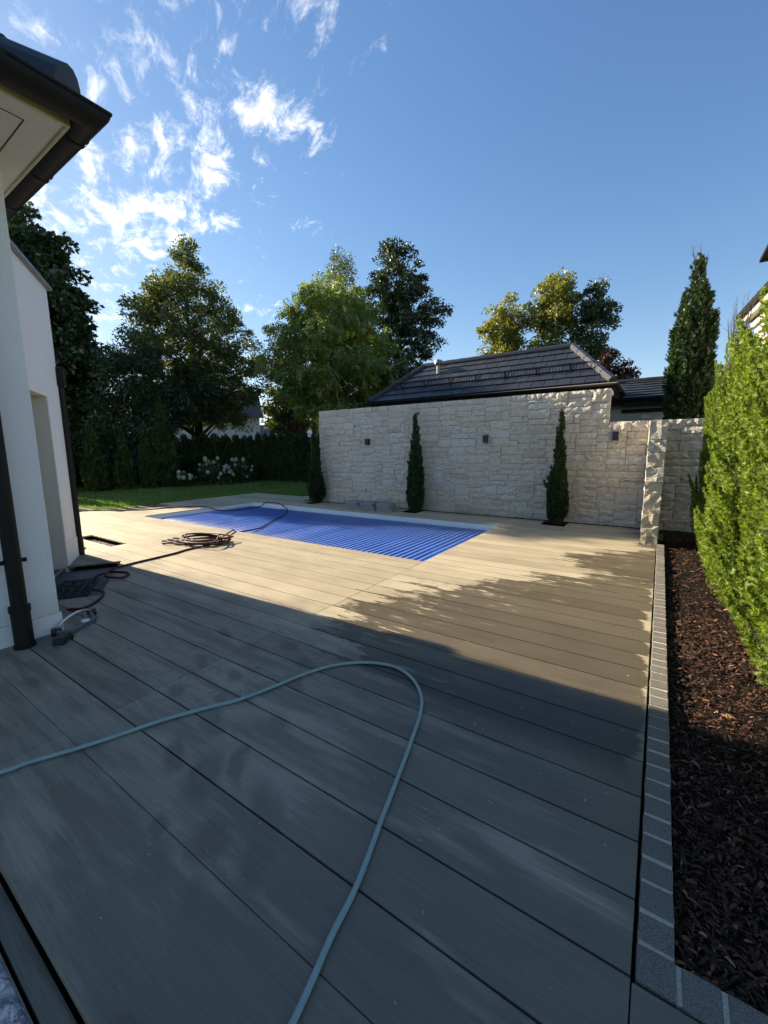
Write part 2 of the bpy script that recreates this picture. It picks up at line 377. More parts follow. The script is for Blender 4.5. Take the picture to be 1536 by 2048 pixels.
def hose_material():
    m, t = mat('teal_hose_rubber'); p = pos(t); f = t.noise(p, 14, 5, 0.65); k = t.step(t.noise(t.scale(p, (1, 1, 1)), 22, 3, 0.6), 0.70, 0.74)
    c = t.mix(f, (0.18, 0.275, 0.265), (0.33, 0.43, 0.40)); c = t.mix(t.m('MULTIPLY', k, 0.8), c, (0.03, 0.04, 0.045))
    finish(t, c, t.mad(f, 0.25, 0.25), t.bump(t.noise(p, 90, 3, 0.6), 0.1, 0.003), 0.5); return m
MT = {
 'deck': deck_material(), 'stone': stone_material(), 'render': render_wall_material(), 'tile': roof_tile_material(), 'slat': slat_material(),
 'granite': granite_material(), 'chip': chip_material(), 'foil': foil_material(),
 'core': ground_material('dark_mortar', (0.05, 0.045, 0.04), (0.10, 0.09, 0.08), (0.15, 0.135, 0.12), 40, 0.3),
 'mortar': ground_material('sandy_mortar', (0.36, 0.33, 0.26), (0.55, 0.50, 0.40), (0.68, 0.62, 0.50), 120, 0.5),
 'dirt': ground_material('dark_soil', (0.007, 0.005, 0.004), (0.014, 0.010, 0.008), (0.03, 0.02, 0.014), 45, 0.9),
 'under': ground_material('crushed_base', (0.02, 0.02, 0.02), (0.035, 0.034, 0.032), (0.06, 0.055, 0.05), 50, 0.6),
 'lawn': ground_material('lawn_turf', (0.05, 0.10, 0.02), (0.085, 0.165, 0.03), (0.12, 0.20, 0.05), 30, 0.9),
 'field': ground_material('far_grass', (0.03, 0.05, 0.016), (0.045, 0.07, 0.022), (0.07, 0.09, 0.03), 3, 0.6),
 'gravel': concrete('pale_gravel', (0.20, 0.19, 0.17), (0.5, 0.48, 0.44)),
 'slabc': concrete('concrete_slab', (0.17, 0.17, 0.165), (0.30, 0.295, 0.28)),
 'slate': concrete('dark_slate', (0.045, 0.055, 0.065), (0.085, 0.098, 0.11), 0.5),
 'plinth': concrete('plinth_paint', (0.70, 0.71, 0.70), (0.80, 0.81, 0.80)),
 'plaster': concrete('smooth_plaster', (0.58, 0.56, 0.50), (0.68, 0.66, 0.60)),
 'band': concrete('white_trim_paint', (0.74, 0.75, 0.76), (0.80, 0.81, 0.82)),
 'zinc': simple('dark_coated_metal', (0.010, 0.010, 0.011), 0.55, 0.2, 5, 0.08, 90, 0.0, 0.25),
 'copper': simple('brown_coated_metal', (0.012, 0.0105, 0.010), 0.55, 0.25, 4, 0.08, 90, 0.0, 0.25),
 'flash': simple('grey_metal_flashing', (0.22, 0.22, 0.22), 0.4, 0.15, 5, 0.05, 80, 0.6),
 'soffit': simple('white_soffit_paint', (0.68, 0.67, 0.63), 0.6, 0.08, 3),
 'fascia': simple('pale_fascia_paint', (0.55, 0.50, 0.34), 0.6, 0.08, 3),
 'liner': simple('pale_pool_liner', (0.70, 0.78, 0.82), 0.35, 0.05, 2),
 'lampb': simple('black_lamp_paint', (0.012, 0.012, 0.013), 0.45, 0.15, 9, 0.1, 150),
 'glass': simple('dark_window_glass', (0.012, 0.016, 0.022), 0.06, 0.1, 2),
 'teal': hose_material(),
 'rust': simple('brown_red_hose_rubber', (0.060, 0.018, 0.019), 0.6, 0.25, 12, 0.05, 120, 0.0, 0.2),
 'rubber': simple('black_rubber', (0.014, 0.014, 0.015), 0.6, 0.2, 20, 0.2, 150),
 'gplast': simple('grey_plastic', (0.10, 0.115, 0.125), 0.45, 0.1, 9),
 'alu': simple('bare_aluminium', (0.62, 0.63, 0.64), 0.3, 0.08, 15, 0.0, 60, 1.0),
 'red': simple('red_plastic', (0.28, 0.035, 0.03), 0.45, 0.1, 9),
 'white': simple('white_plastic', (0.75, 0.75, 0.73), 0.5, 0.05, 5),
 'wood': simple('raw_wood', (0.16, 0.125, 0.085), 0.8, 0.25, 30, 0.2, 80),
 'petal': simple('cream_petal', (0.46, 0.47, 0.38), 0.8, 0.15, 30),
 'white_wall': simple('white_house_wall', (0.72, 0.72, 0.72), 0.85, 0.06, 2),
 'beige_wall': simple('beige_house_wall', (0.60, 0.55, 0.46), 0.85, 0.06, 2),
 'grey_wall': simple('pale_grey_wall', (0.50, 0.54, 0.58), 0.85, 0.06, 2),
 'red_roof': simple('brown_red_roof', (0.10, 0.055, 0.04), 0.7, 0.2, 3, 0.3, 30),
 'debris': simple('dry_plant_bits', (0.42, 0.38, 0.30), 0.8, 0.2, 30),
 'dryleaf': simple('dry_leaf', (0.36, 0.22, 0.09), 0.6, 0.25, 40),
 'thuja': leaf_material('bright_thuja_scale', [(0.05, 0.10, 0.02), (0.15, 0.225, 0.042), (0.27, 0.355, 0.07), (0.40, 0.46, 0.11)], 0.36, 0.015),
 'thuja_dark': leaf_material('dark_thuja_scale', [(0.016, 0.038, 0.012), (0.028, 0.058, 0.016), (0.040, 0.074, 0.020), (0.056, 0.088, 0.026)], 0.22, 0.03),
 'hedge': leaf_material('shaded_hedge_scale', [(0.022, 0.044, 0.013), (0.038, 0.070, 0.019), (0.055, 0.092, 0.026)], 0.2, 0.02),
 'chestnut': leaf_material('chestnut_leaf', [(0.028, 0.052, 0.016), (0.044, 0.072, 0.022), (0.060, 0.092, 0.028)], 0.34, 0.05),
 'lime': leaf_material('lime_leaf', [(0.062, 0.090, 0.024), (0.088, 0.118, 0.03), (0.115, 0.14, 0.036), (0.155, 0.15, 0.045)], 0.38, 0.05),
 'acacia': leaf_material('acacia_leaf', [(0.10, 0.145, 0.024), (0.15, 0.20, 0.030), (0.20, 0.25, 0.040)], 0.45, 0.05),
 'birch': leaf_material('birch_leaf', [(0.055, 0.082, 0.034), (0.08, 0.105, 0.042), (0.105, 0.130, 0.055)], 0.38, 0.06),
 'oak': leaf_material('oak_leaf', [(0.018, 0.036, 0.012), (0.030, 0.052, 0.016), (0.044, 0.068, 0.020)], 0.30, 0.06),
 'yellowing': leaf_material('yellowing_leaf', [(0.12, 0.145, 0.030), (0.19, 0.20, 0.036), (0.28, 0.26, 0.042)], 0.38, 0.05),
 'copperleaf': leaf_material('copper_leaf', [(0.020, 0.010, 0.010), (0.035, 0.016, 0.015), (0.055, 0.024, 0.020)], 0.25, 0.05, (1.6, 0.7, 0.5)),
 'redleaf': leaf_material('red_leaf', [(0.08, 0.030, 0.020), (0.12, 0.045, 0.028), (0.15, 0.07, 0.035)], 0.35, 0.05, (1.5, 0.8, 0.5)),
 'shrub': leaf_material('long_shrub_leaf', [(0.024, 0.044, 0.018), (0.036, 0.060, 0.022), (0.055, 0.078, 0.034)], 0.28, 0.035),
 'hydrangea': leaf_material('hydrangea_leaf', [(0.03, 0.06, 0.02), (0.05, 0.085, 0.025), (0.07, 0.11, 0.03)], 0.3, 0.05),
 'grass': leaf_material('grass_blade', [(0.07, 0.14, 0.024), (0.105, 0.195, 0.032), (0.155, 0.235, 0.048)], 0.4, 0.04),
 'bark': bark_material('grey_brown_bark', (0.065, 0.052, 0.042)), 'bark_dark': bark_material('dark_bark', (0.035, 0.028, 0.022)),
 'bark_pale': bark_material('pale_bark', (0.22, 0.21, 0.19)),
}

# ------------------------------------------------------------------ ground
gm = MB(); gm.quad((-400, -400, -0.30), (400, -400, -0.30), (400, 400, -0.30), (-400, 400, -0.30))
tag(gm.build('ground', MT['field']), kind='structure')
# lawn (turf surface a little below the deck level) with grass blades
LAWN = [(-12.68, 4.95), (-12.66, 7.8), (-12.62, 10.05), (-11.0, 10.1), (-10.42, 10.25), (-10.38, 10.5), (-9.3, 10.5), (-9.3, 17), (-15, 18), (-24, 17), (-24, 2), (-14.2, 3.0), (-14.2, 4.8)]
lm = MB(); lm.prism(LAWN, -0.25, -0.03); tag(lm.build('lawn', MT['lawn']), kind='structure')
def in_poly(px, py, poly):
    ins = np.zeros(len(px), bool); n = len(poly)
    for i in range(n):
        x1, y1 = poly[i]; x2, y2 = poly[(i+1) % n]
        c = ((y1 > py) != (y2 > py)) & (px < (x2-x1)*(py-y1)/(y2-y1+1e-12)+x1); ins ^= c
    return ins
def grass():
    n = 95000; x = -24+RNG.random(n)*15; y = 2.5+RNG.random(n)*14.5
    k = in_poly(x, y, LAWN); x, y = x[k], y[k]; n = len(x)
    hgt = 0.035+0.035*RNG.random(n); a = RNG.random(n)*6.283; wd = 0.008+0.007*RNG.random(n)
    lx, ly = (RNG.random(n)-.5)*0.05, (RNG.random(n)-.5)*0.05
    v = np.zeros((n, 3, 3)); v[:, 0] = np.stack([x-np.cos(a)*wd, y-np.sin(a)*wd, np.full(n, -0.032)], 1)
    v[:, 1] = np.stack([x+np.cos(a)*wd, y+np.sin(a)*wd, np.full(n, -0.032)], 1); v[:, 2] = np.stack([x+lx, y+ly, -0.03+hgt], 1)
    tag(obj('lawn_grass', arr_mesh('lawn_grass', v.reshape(-1, 3), np.arange(n*3).reshape(-1, 3), MT['grass'])), 'short mown green lawn grass in front of the hedge', 'grass', kind='stuff')
grass()

# ------------------------------------------------------------------ terrace deck
deck = MB(); deck.prism([(-13.6, -3.0), (0.06, -3.0), (0.06, 4.90), (-13.6, 4.90)], -0.28, -0.12)
deck.prism([(-2.60, 4.90), (0.06, 4.90), (0.06, 9.9), (-2.60, 9.9)], -0.28, -0.12)
deck.prism([(-12.6, 8.28), (-2.60, 8.28), (-2.60, 9.9), (-12.6, 9.9)], -0.28, -0.12)
deck.prism([(-12.6, 4.90), (-10.5, 4.90), (-10.5, 8.28), (-12.6, 8.28)], -0.28, -0.12)
deck.prism([(0.06, -3.0), (3.3, -3.0), (3.3, 1.222), (0.06, 1.222)], -0.28, -0.12)
DECK = tag(deck.build('terrace_deck', MT['under']), kind='structure')
BG = 0.0045       # half gap between boards
WN = (0.515, 0.857)                   # outward normal of the angled house wing
WP = (-7.29, 2.46)                    # foot of the wing's outer corner
RP = (-5.01, 1.84)                    # outer line of the sunk doorstep
WD = (-0.857, 0.515)                  # along the wing, away from the camera
CUT = (-6.67, 2.14)                   # end of the doorstep
def board(poly, z1=0.0, th=0.024, parent=None):
    if len(poly) < 3: return
    A = 0.5*abs(sum(poly[i][0]*poly[(i+1) % len(poly)][1]-poly[(i+1) % len(poly)][0]*poly[i][1] for i in range(len(poly))))
    if A < 0.004: return
    dz = random.uniform(-0.0008, 0.0008)
    b = MB().prism(poly, z1-th+dz, z1+dz).build('board', MT['deck'], parent or DECK, bevel=0.0022)
    return b
def rect(x0, x1, y0, y1): return [(x0, y0), (x1, y0), (x1, y1), (x0, y1)]
def neg(n): return (-n[0], -n[1])
CN = WD                                # half-plane "beyond the doorstep's far end" : WD.(p-CUT)>0
for k in range(1, 19):
    y0 = GAP0+PITCHB*k; y1 = y0+PITCHB
    if k == 1: y0 = 0.285
    if k == 18: y1 = 4.945
    a, b = y0+BG, y1-BG
    if k == 1: b = y1-0.0012
    if k == 2: a = y0+0.0012
    xl = -4.275 if y1 < 1.26 else -12.6
    joint = -2.65+(0.02 if k % 2 else -0.012)*0.2
    board(rect(joint+0.0015, 0.043, a, b))
    left = rect(max(xl, -7.6) if xl > -7 else -7.6, joint-0.0015, a, b)
    if y1 < 1.26: board(rect(-4.275, joint-0.0015, a, b)); continue
    if y0 > 2.72:
        if abs(k-11) < 0.5 or k == 11:
            board(rect(-7.50, joint-0.0015, a, b))           # short board beside the open gravel trap
        else: board(left)
        if k != 11: board(rect(-12.6, -7.603, a, b))
        else: board(rect(-12.6, -8.9, a, b))
    else:
        r = clip(rect(-8.0, joint-0.0015, a, b), WN, RP)
        if y1 > 2.4: r = clip(r, neg(CN), CUT)
        if y0 < 1.25:
            board(clip(clip(r, (-1, 0), (-4.2765, 0)), (0, 1), (0, 1.268)))
            r = clip(r, (1, 0), (-4.275, 0))
        board(r)
        r = clip(rect(-8.0, joint, a, b), neg(WN), (RP[0]-WN[0]*.003, RP[1]-WN[1]*.003)); r = clip(r, neg(WD), (RP[0]-WD[0]*.01, RP[1]-WD[1]*.01)); r = clip(r, WN, (WP[0]+WN[0]*.012, WP[1]+WN[1]*.012))
        if y0 < 1.25: r = clip(r, (0, 1), (0, 1.266)) if len(r) > 2 else r
        board(r)
        if y1 > 2.14:
            l = clip(rect(-12.6, -6.0, a, b), CN, (CUT[0]+CN[0]*.002, CUT[1]+CN[1]*.002)); l = clip(l, WN, (WP[0]+WN[0]*.004, WP[1]+WN[1]*.004))
            board(l)
# lower strip at the foot of the step, and boards nearer than the step
board(rect(-4.275, 0.043, 0.2225, 0.282), -0.045)
for k in range(-6, 0):
    y0 = GAP0+PITCHB*k; board(rect(-4.275, 0.043, y0+BG, y0+PITCHB-BG), -0.045); board(rect(0.047, 3.2, y0+BG, y0+PITCHB-BG), -0.045)
for k in range(4):
    y0 = GAP0+PITCHB*k; board(rect(0.047, 3.2, max(y0, .285)+BG, min(y0+PITCHB, 1.219)-BG), 0.0)
board(rect(0.047, 3.2, 0.2225, 0.282), -0.045)
# right of the pool
k = 19
y = 4.95
rows = []
while y < 9.2:
    rows.append((y, min(y+PITCHB, 9.24))); y += PITCHB
PITS = [(-8.62, 9.17), (-5.17, 9.17), (-1.75, 9.17)]
for i, (y0, y1) in enumerate(rows):
    xr = 0.043 if y1 < 7.88 else -0.185
    if y0 < 8.19: board(rect(-2.655, xr, y0+BG, y1-BG if y1 < 8.2 or y0 > 8.2 else y1-BG))
    else:
        last = y1 > 8.97
        segs = [(-12.55, -7.6), (-7.597, -2.657), (-2.654, xr)]
        for s0, s1 in segs:
            cuts = [s0]
            if last:
                for cx, cy in PITS:
                    if s0 < cx < s1: cuts += [cx-.24, cx+.24]
            cuts.append(s1)
            for j in range(0, len(cuts), 2): board(rect(cuts[j], cuts[j+1], y0+BG, y1-BG))
# left of the pool
for i, (y0, y1) in enumerate(rows):
    if y0 < 8.19: board(rect(-12.55 if y0 > 6.4 else -11.72, -10.43, y0+BG, y1-BG))
for k in range(4):
    y0 = 9.245+k*PITCHB*0.8; board(rect(-12.55, -9.35+0.0*k, y0+BG, y0+PITCHB*0.8-BG))
# loose joists laid in the unfinished corner by the lawn
for y0 in (4.99, 5.27, 5.55, 5.84, 6.12, 6.38):
    b = MB().box(-12.6, -11.76, y0, y0+0.055, -0.07, -0.01).build('joist', MT['wood'], DECK)
for y0 in (3.99, 4.24, 4.49, 4.73):
    b = MB().box(-14.0, -12.66, y0, y0+0.07, -0.06, -0.005).build('joist', MT['wood'], DECK)
gv = MB().prism(rect(-8.9, -7.5, 2.98, 3.26), -0.115, -0.10); tag(gv.build('gravel_trap', MT['gravel']), kind='structure')

def pebbles(name, x0, x1, y0, y1, z, n, size, material, label, cat, parent=None):
    base = np.array([[1, 0, 0], [-1, 0, 0], [0, 1, 0], [0, -1, 0], [0, 0, 1], [0, 0, -1]], float)
    fa = np.array([[0, 2, 4], [2, 1, 4], [1, 3, 4], [3, 0, 4], [2, 0, 5], [1, 2, 5], [3, 1, 5], [0, 3, 5]])
    p = np.stack([x0+RNG.random(n)*(x1-x0), y0+RNG.random(n)*(y1-y0), z+RNG.random(n)*size*0.5], 1)
    s = size*(0.5+RNG.random((n, 1, 3))); ang = RNG.random(n)*6.28
    v = base[None]*s*np.array([1, .8, .55]); c, sn = np.cos(ang)[:, None], np.sin(ang)[:, None]
    v = np.stack([v[..., 0]*c-v[..., 1]*sn, v[..., 0]*sn+v[..., 1]*c, v[..., 2]], -1)+p[:, None]
    f = fa[None]+(np.arange(n)*6)[:, None, None]
    return tag(obj(name, arr_mesh(name, v.reshape(-1, 3), f.reshape(-1, 3), material), None, parent), label, cat, kind='stuff')
gs = MB().box(-9.3, -0.17, 9.245, 9.56, -0.28, -0.06); tag(gs.build('gravel_strip', MT['gravel']), kind='structure')
pebbles('gravel', -9.3, -0.18, 9.25, 9.44, -0.055, 2600, 0.018, MT['gravel'], 'pale grey gravel strip along the foot of the stone wall', 'gravel')
gp = MB().box(-10.35, -9.3, 9.95, 10.6, -0.28, -0.04); tag(gp.build('gravel_patch', MT['gravel']), kind='structure')
pebbles('loose_pebbles', -8.85, -7.55, 2.99, 3.25, -0.095, 500, 0.016, MT['gravel'], 'pale pebbles in the open trap left of the coiled hose', 'pebbles')
for cx, cy in PITS:
    tag(MB().box(cx-.236, cx+.236, 8.74+.25, 9.238, -0.2, -0.012).build('planting_pit', MT['dirt']), kind='structure')

# ------------------------------------------------------------------ pool with slatted cover
pool = empty('swimming_pool', (-6.55, 6.56, 0), 0, 'rectangular pool sunk in the deck, closed with a blue slatted cover', 'pool')
def loc(o, p): o.location = Vector(p)-pool.location; return o
px0, px1, py0, py1 = -10.42, -2.66, 4.95, 8.185
lw = MB()
lw.box(px0-.1, px0, py0-.1, py1+.1, -1.4, -0.026); lw.box(px1, px1+.04, py0-.1, py1+.1, -1.4, -0.026)
lw.box(px0, px1, py0-.03, py0, -1.4, -0.026); lw.box(px0, px1, py1, py1+.09, -1.4, -0.026); lw.box(px0, px1, py0, py1, -1.5, -1.4)
loc(lw.build('pool_shell', MT['liner'], pool), (0, 0, 0))
m_w, t_w = mat('pool_water'); finish(t_w, (0.10, 0.32, 0.42), 0.03, t_w.bump(t_w.noise(pos(t_w), 9, 2, 0.5), 0.1, 0.01), 0.5)
loc(MB().box(px0+.001, px1-.001, py0+.001, py1-.001, -1.0, -0.135).build('water', m_w, pool), (0, 0, 0))
sm = MB(); ys = (py0+0.02, py1-0.10)
prof = [(-.049, -.034), (-.046, -.014), (-.027, .002), (0, .006), (.027, .002), (.046, -.014), (.049, -.034)]
n0 = len(prof)
for yy in ys: sm.v += [(px_, yy, pz_) for px_, pz_ in prof]
for q in range(n0-1): sm.f.append((q, q+1, n0+q+1, n0+q))
sm.f.append(tuple(range(n0-1, -1, -1))); sm.f.append(tuple(n0+q for q in range(n0)))
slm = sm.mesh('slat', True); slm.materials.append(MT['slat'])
npl = 69
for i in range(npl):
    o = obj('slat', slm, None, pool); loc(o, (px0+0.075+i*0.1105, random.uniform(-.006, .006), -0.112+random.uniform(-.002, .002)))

# ------------------------------------------------------------------ stone wall
def rough_stone(x0, x1, z0, z1, yf, depth, bulge=0.03, cell=0.085):
    """rock-faced block; its face looks along -Y"""
    nx = max(2, round((x1-x0)/cell)); nz = max(2, round((z1-z0)/cell)); b = MB()
    tiltx, tiltz = random.uniform(-.014, .014), random.uniform(-.016, .016)
    for j in range(nz+1):
        for i in range(nx+1):
            u, v_ = i/nx, j/nz; e = (i in (0, nx)) or (j in (0, nz))
            d = random.uniform(-.004, .016) if e else bulge*random.random()+.004
            d += tiltx*(u-.5)+tiltz*(v_-.5)
            jx = random.uniform(-.18, .18)*(x1-x0)/nx if not e else random.uniform(-.003, .003)
            jz = random.uniform(-.18, .18)*(z1-z0)/nz if not e else random.uniform(-.003, .003)
            b.v.append((x0+(x1-x0)*u+jx, yf-d, z0+(z1-z0)*v_+jz))
    w_ = nx+1
    for j in range(nz):
        for i in range(nx):
            q = (j*w_+i, j*w_+i+1, (j+1)*w_+i+1, (j+1)*w_+i)
            if random.random() < .5: b.f += [(q[0], q[1], q[2]), (q[0], q[2], q[3])]
            else: b.f += [(q[0], q[1], q[3]), (q[1], q[2], q[3])]
    n = len(b.v); b.v += [(x0, yf+depth, z0), (x1, yf+depth, z0), (x1, yf+depth, z1), (x0, yf+depth, z1)]
    bot = [i for i in range(w_)]; top = [nz*w_+i for i in range(w_)]; lef = [j*w_ for j in range(nz+1)]; rig = [j*w_+nx for j in range(nz+1)]
    b.f.append(tuple([n, n+1]+bot[::-1])); b.f.append(tuple([n+2, n+3]+top)); b.f.append(tuple([n+3, n]+lef)); b.f.append(tuple([n+1, n+2]+rig[::-1]))
    return b
wall = empty('stone_wall', (-4.4, 9.5, 0), 0, 'long pale wall of split limestone blocks behind the pool, stepping down at its right end', 'wall')
YF = 9.452; UX, UZ = 0.066, 0.0654
X0, X1, XS = -8.70, 1.84, -0.905; HZ, LZ = 2.747, 2.092
ncx = round((X1-X0)/UX); ncz = round(HZ/UZ); occ = np.zeros((ncz, ncx), bool); icut = round((XS-X0)/UX); jl = round(LZ/UZ)
occ[jl:, icut:] = True
stones = []
for j in range(ncz):
    for i in range(ncx):
        if occ[j, i]: continue
        hmax = 1
        while hmax < 4 and j+hmax < ncz and not occ[j+hmax, i]: hmax += 1
        hh = min(random.choice([2, 2, 2, 2, 2, 3, 3, 1, 2, 3]), hmax)
        if hmax-hh == 1 and j+hmax >= (jl if i >= icut else ncz): hh = hmax
        ww = 1; want = random.choice([4, 5, 5, 6, 6, 7, 7, 8, 9, 3]) if hh == 2 else random.choice([5, 6, 7, 8])
        if hh == 1: want = random.choice([4, 5, 6, 7])
        while ww < want and i+ww < ncx and not occ[j:j+hh, i+ww].any(): ww += 1
        if i+ww < ncx:                             # avoid slivers
            k2 = 0
            while i+ww+k2 < ncx and k2 < 3 and not occ[j, i+ww+k2]: k2 += 1
            if k2 == 1 and not occ[j:j+hh, i+ww].any(): ww += 1
        occ[j:j+hh, i:i+ww] = True; stones.append((i, j, ww, hh))
stones.sort(key=lambda s: -s[2]*s[3]*(0.2 if X0+s[0]*UX > 0.65 else 1))
rest = MB(); cnt = 0
for (i, j, ww, hh) in stones:
    g = 0.0036
    x0, x1, z0, z1 = X0+i*UX+g, X0+(i+ww)*UX-g, j*UZ+g-0.02, (j+hh)*UZ-g-0.02
    b = rough_stone(x0, x1, z0, z1, YF+random.uniform(-.014, .012), 0.09, random.uniform(.020, .034), 0.062 if ww*hh > 12 else 0.055)
    if cnt < 285:
        o = b.build('stone', MT['stone'], wall); o.location = -wall.location; cnt += 1
    else:
        n = len(rest.v); rest.v += b.v; rest.f += [tuple(q+n for q in f) for f in b.f]
o = rest.build('small_stones', MT['stone'], wall); o.location = -wall.location; o['kind'] = 'stuff'
cw = MB().box(X0+.02, XS-.03, YF+.04, YF+.42, -0.1, HZ-.03); cw.box(XS-.03, X1, YF+.04, YF+.42, -0.1, LZ-.03)
o = cw.build('wall_core', MT['core'], wall); o.location = -wall.location
# top and left end stones seen from the side and slightly above
def cap_row(xa, xb, z, th=0.10):
    x = xa
    while x < xb-.1:
        x2 = min(x+random.uniform(.28, .55), xb)
        if xb-x2 < .15: x2 = xb
        b = MB().box(x+.004, x2-.004, YF+.045, YF+.43, z-th, z+random.uniform(-.006, .008))
        o = b.build('stone', MT['stone'], wall, bevel=.006); o.location = -wall.location; x = x2
cap_row(X0+.01, XS, HZ-.03); cap_row(XS, X1, LZ-.03)

pier = empty('stone_pier', (-0.06, 8.6, 0), 0, 'short cross wall of rough limestone blocks ending in a slim pier beside the kerb', 'wall')
z = -0.1; px_l, px_r = -0.172, 0.046
while z < 1.96:
    hh = random.choice([.2, .235, .26, .19]); hh = min(hh, 1.985-z)
    if 1.985-(z+hh) < .12: hh = 1.985-z
    ys_ = [7.885, 7.885+random.uniform(.4, .75)]
    while ys_[-1] < 9.3: ys_.append(min(ys_[-1]+random.uniform(.35, .6), 9.42))
    if ys_[-1] < 9.42: ys_[-1] = 9.42
    for a, b_ in zip(ys_[:-1], ys_[1:]):
        # a block rough on its front and both flanks
        bb = MB(); ny = max(2, round((b_-a)/.11)); nz = 3; nx = 3
        ring = [(px_l, a+(b_-a)*q/ny) for q in range(ny, 0, -1)]+[(px_l+(px_r-px_l)*q/nx, a) for q in range(nx)]+[(px_r, a+(b_-a)*q/ny) for q in range(ny+1)]
        for j in range(nz+1):
            for qi, (xx, yy) in enumerate(ring):
                e = j in (0, nz); corner = (abs(xx-px_l) < 1e-6 or abs(xx-px_r) < 1e-6) and abs(yy-a) < 1e-6
                d = random.uniform(.004, .022) if e else random.uniform(.004, .026)
                ox = -d if abs(xx-px_l) < 1e-6 else (d if abs(xx-px_r) < 1e-6 else random.uniform(-.01, .01))
                oy = -d if abs(yy-a) < 1e-6 and a < 7.9 else (0.003 if abs(yy-a) < 1e-6 else (-.003 if abs(yy-b_) < 1e-6 else random.uniform(-.01, .01)))
                if corner: ox *= .5
                bb.v.append((xx+ox, yy+oy, z+.004+(hh-.008)*j/nz+(0 if e else random.uniform(-.012, .012))))
        L = len(ring)
        for j in range(nz):
            for q in range(L-1):
                f4 = (j*L+q, j*L+q+1, (j+1)*L+q+1, (j+1)*L+q)
                bb.f += [(f4[0], f4[1], f4[2]), (f4[0], f4[2], f4[3])] if random.random() < .5 else [(f4[0], f4[1], f4[3]), (f4[1], f4[2], f4[3])]
        bb.f.append(tuple(nz*L+q for q in range(L))); bb.f.append(tuple(L-1-q for q in range(L)))
        o = bb.build('stone', MT['stone'], pier); o.location = -pier.location
    z += hh
o = MB().box(px_l+.02, px_r-.02, 7.92, 9.45, -.1, 1.95).build('pier_core', MT['core'], pier); o.location = -pier.location

# wall lamps
def lamp(x, z, label):
    L = empty('wall_lamp', (x, 9.43, z), 0, label, 'wall lamp', 'black wall lamps on the stone wall')
    b = MB(); w_, d_, h_ = .052, .10, .085; t_ = .004
    b.box(-w_, w_, -d_, -d_+t_, -h_, h_); b.box(-w_, w_, -t_, 0, -h_, h_); b.box(-w_, -w_+t_, -d_+t_, -t_, -h_, h_); b.box(w_-t_, w_, -d_+t_, -t_, -h_, h_)
    b.build('housing', MT['lampb'], L)
    MB().box(-w_+t_, w_-t_, -d_+t_, -t_, -h_*.2, h_*.2).build('divider', MT['lampb'], L)
    for s in (-1, 1): MB().box(-w_+.006, w_-.006, -d_+.006, -.006, s*h_*.82-.002, s*h_*.82+.002).build('lens', MT['glass'], L)
    MB().box(-.04, .04, 0, .03, -.06, .06).build('back_plate', MT['lampb'], L)
lamp(-6.85, 1.782, 'black box wall lamp between the first and the middle columnar thuja')
lamp(-3.43, 1.790, 'black box wall lamp between the middle and the right columnar thuja')
lamp(-0.775, 1.787, 'black box wall lamp beside the pier, rightmost on the stone wall')

# ------------------------------------------------------------------ kerb and planting bed
kerb = MB(); kerb.box(0.0575, 0.1515, 1.228, 7.86, -0.25, 0.0035); kerb.box(0.1515, 3.2, 1.228, 1.330, -0.25, 0.0035)
KERB = tag(kerb.build('kerb', MT['mortar']), kind='structure')
def sett(x0, x1, y0, y1):
    q = lambda: random.uniform(-.0025, .0025)
    b = MB().prism([(x0+q(), y0+q()), (x1+q(), y0+q()), (x1+q(), y1+q()), (x0+q(), y1+q())], -0.12, 0.0065+random.uniform(-.002, .004))
    b.build('sett', MT['granite'], KERB, bevel=.005)
y = 1.338
sett(.055, .154, 1.226, y-.006)
while y < 7.8:
    L = random.choice([.108, .113, .118, .112]); sett(.055, .154, y+.007, min(y+L-.009, 7.86)); y += L
x = .163
while x < 3.0:
    L = random.uniform(.10, .12); sett(x+.003, x+L-.007, 1.224, 1.332); x += L
tag(MB().box(.154, 6.0, 1.332, 9.45, -0.28, -0.055).build('planting_bed', MT['dirt']), kind='structure')
def mulch():
    n1, n2 = 32000, 20000
    x = np.concatenate([.16+RNG.random(n1)*1.2, .16+RNG.random(n2)*1.6]); y = np.concatenate([1.335+RNG.random(n1)**1.3*3.4, 3.6+RNG.random(n2)*5.8]); n = n1+n2
    L = 0.0035+0.017*RNG.random(n)**3.0; W = L*(0.16+0.32*RNG.random(n)); a = RNG.random(n)*6.28; tl = (RNG.random(n)-.5)*1.1; rl = (RNG.random(n)-.5)*1.0
    far = y > 3.6; L[far] *= 1.35; W[far] *= 1.35
    z = -0.052+RNG.random(n)*0.026
    ax = np.stack([np.cos(a)*np.cos(tl), np.sin(a)*np.cos(tl), np.sin(tl)], 1); sd = np.stack([-np.sin(a)*np.cos(rl), np.cos(a)*np.cos(rl), np.sin(rl)], 1)
    c = np.stack([x, y, z], 1); v = np.zeros((n, 6, 3)); Lc, Wc = L[:, None], W[:, None]
    v[:, 0] = c-ax*Lc-sd*Wc*.7; v[:, 1] = c-ax*Lc+sd*Wc*.6; v[:, 2] = c+sd*Wc+np.array([0, 0, .003]); v[:, 3] = c+ax*Lc+sd*Wc*.5; v[:, 4] = c+ax*Lc-sd*Wc*.6; v[:, 5] = c-sd*Wc+np.array([0, 0, .003])
    f = np.array([[0, 5, 2, 1], [5, 4, 3, 2]])[None]+(np.arange(n)*6)[:, None, None]
    tag(obj('bark_mulch', arr_mesh('bark_mulch', v.reshape(-1, 3), f.reshape(-1, 4), MT['chip'])), 'dark bark mulch covering the bed under the thuja hedge', 'mulch', kind='stuff')
mulch()

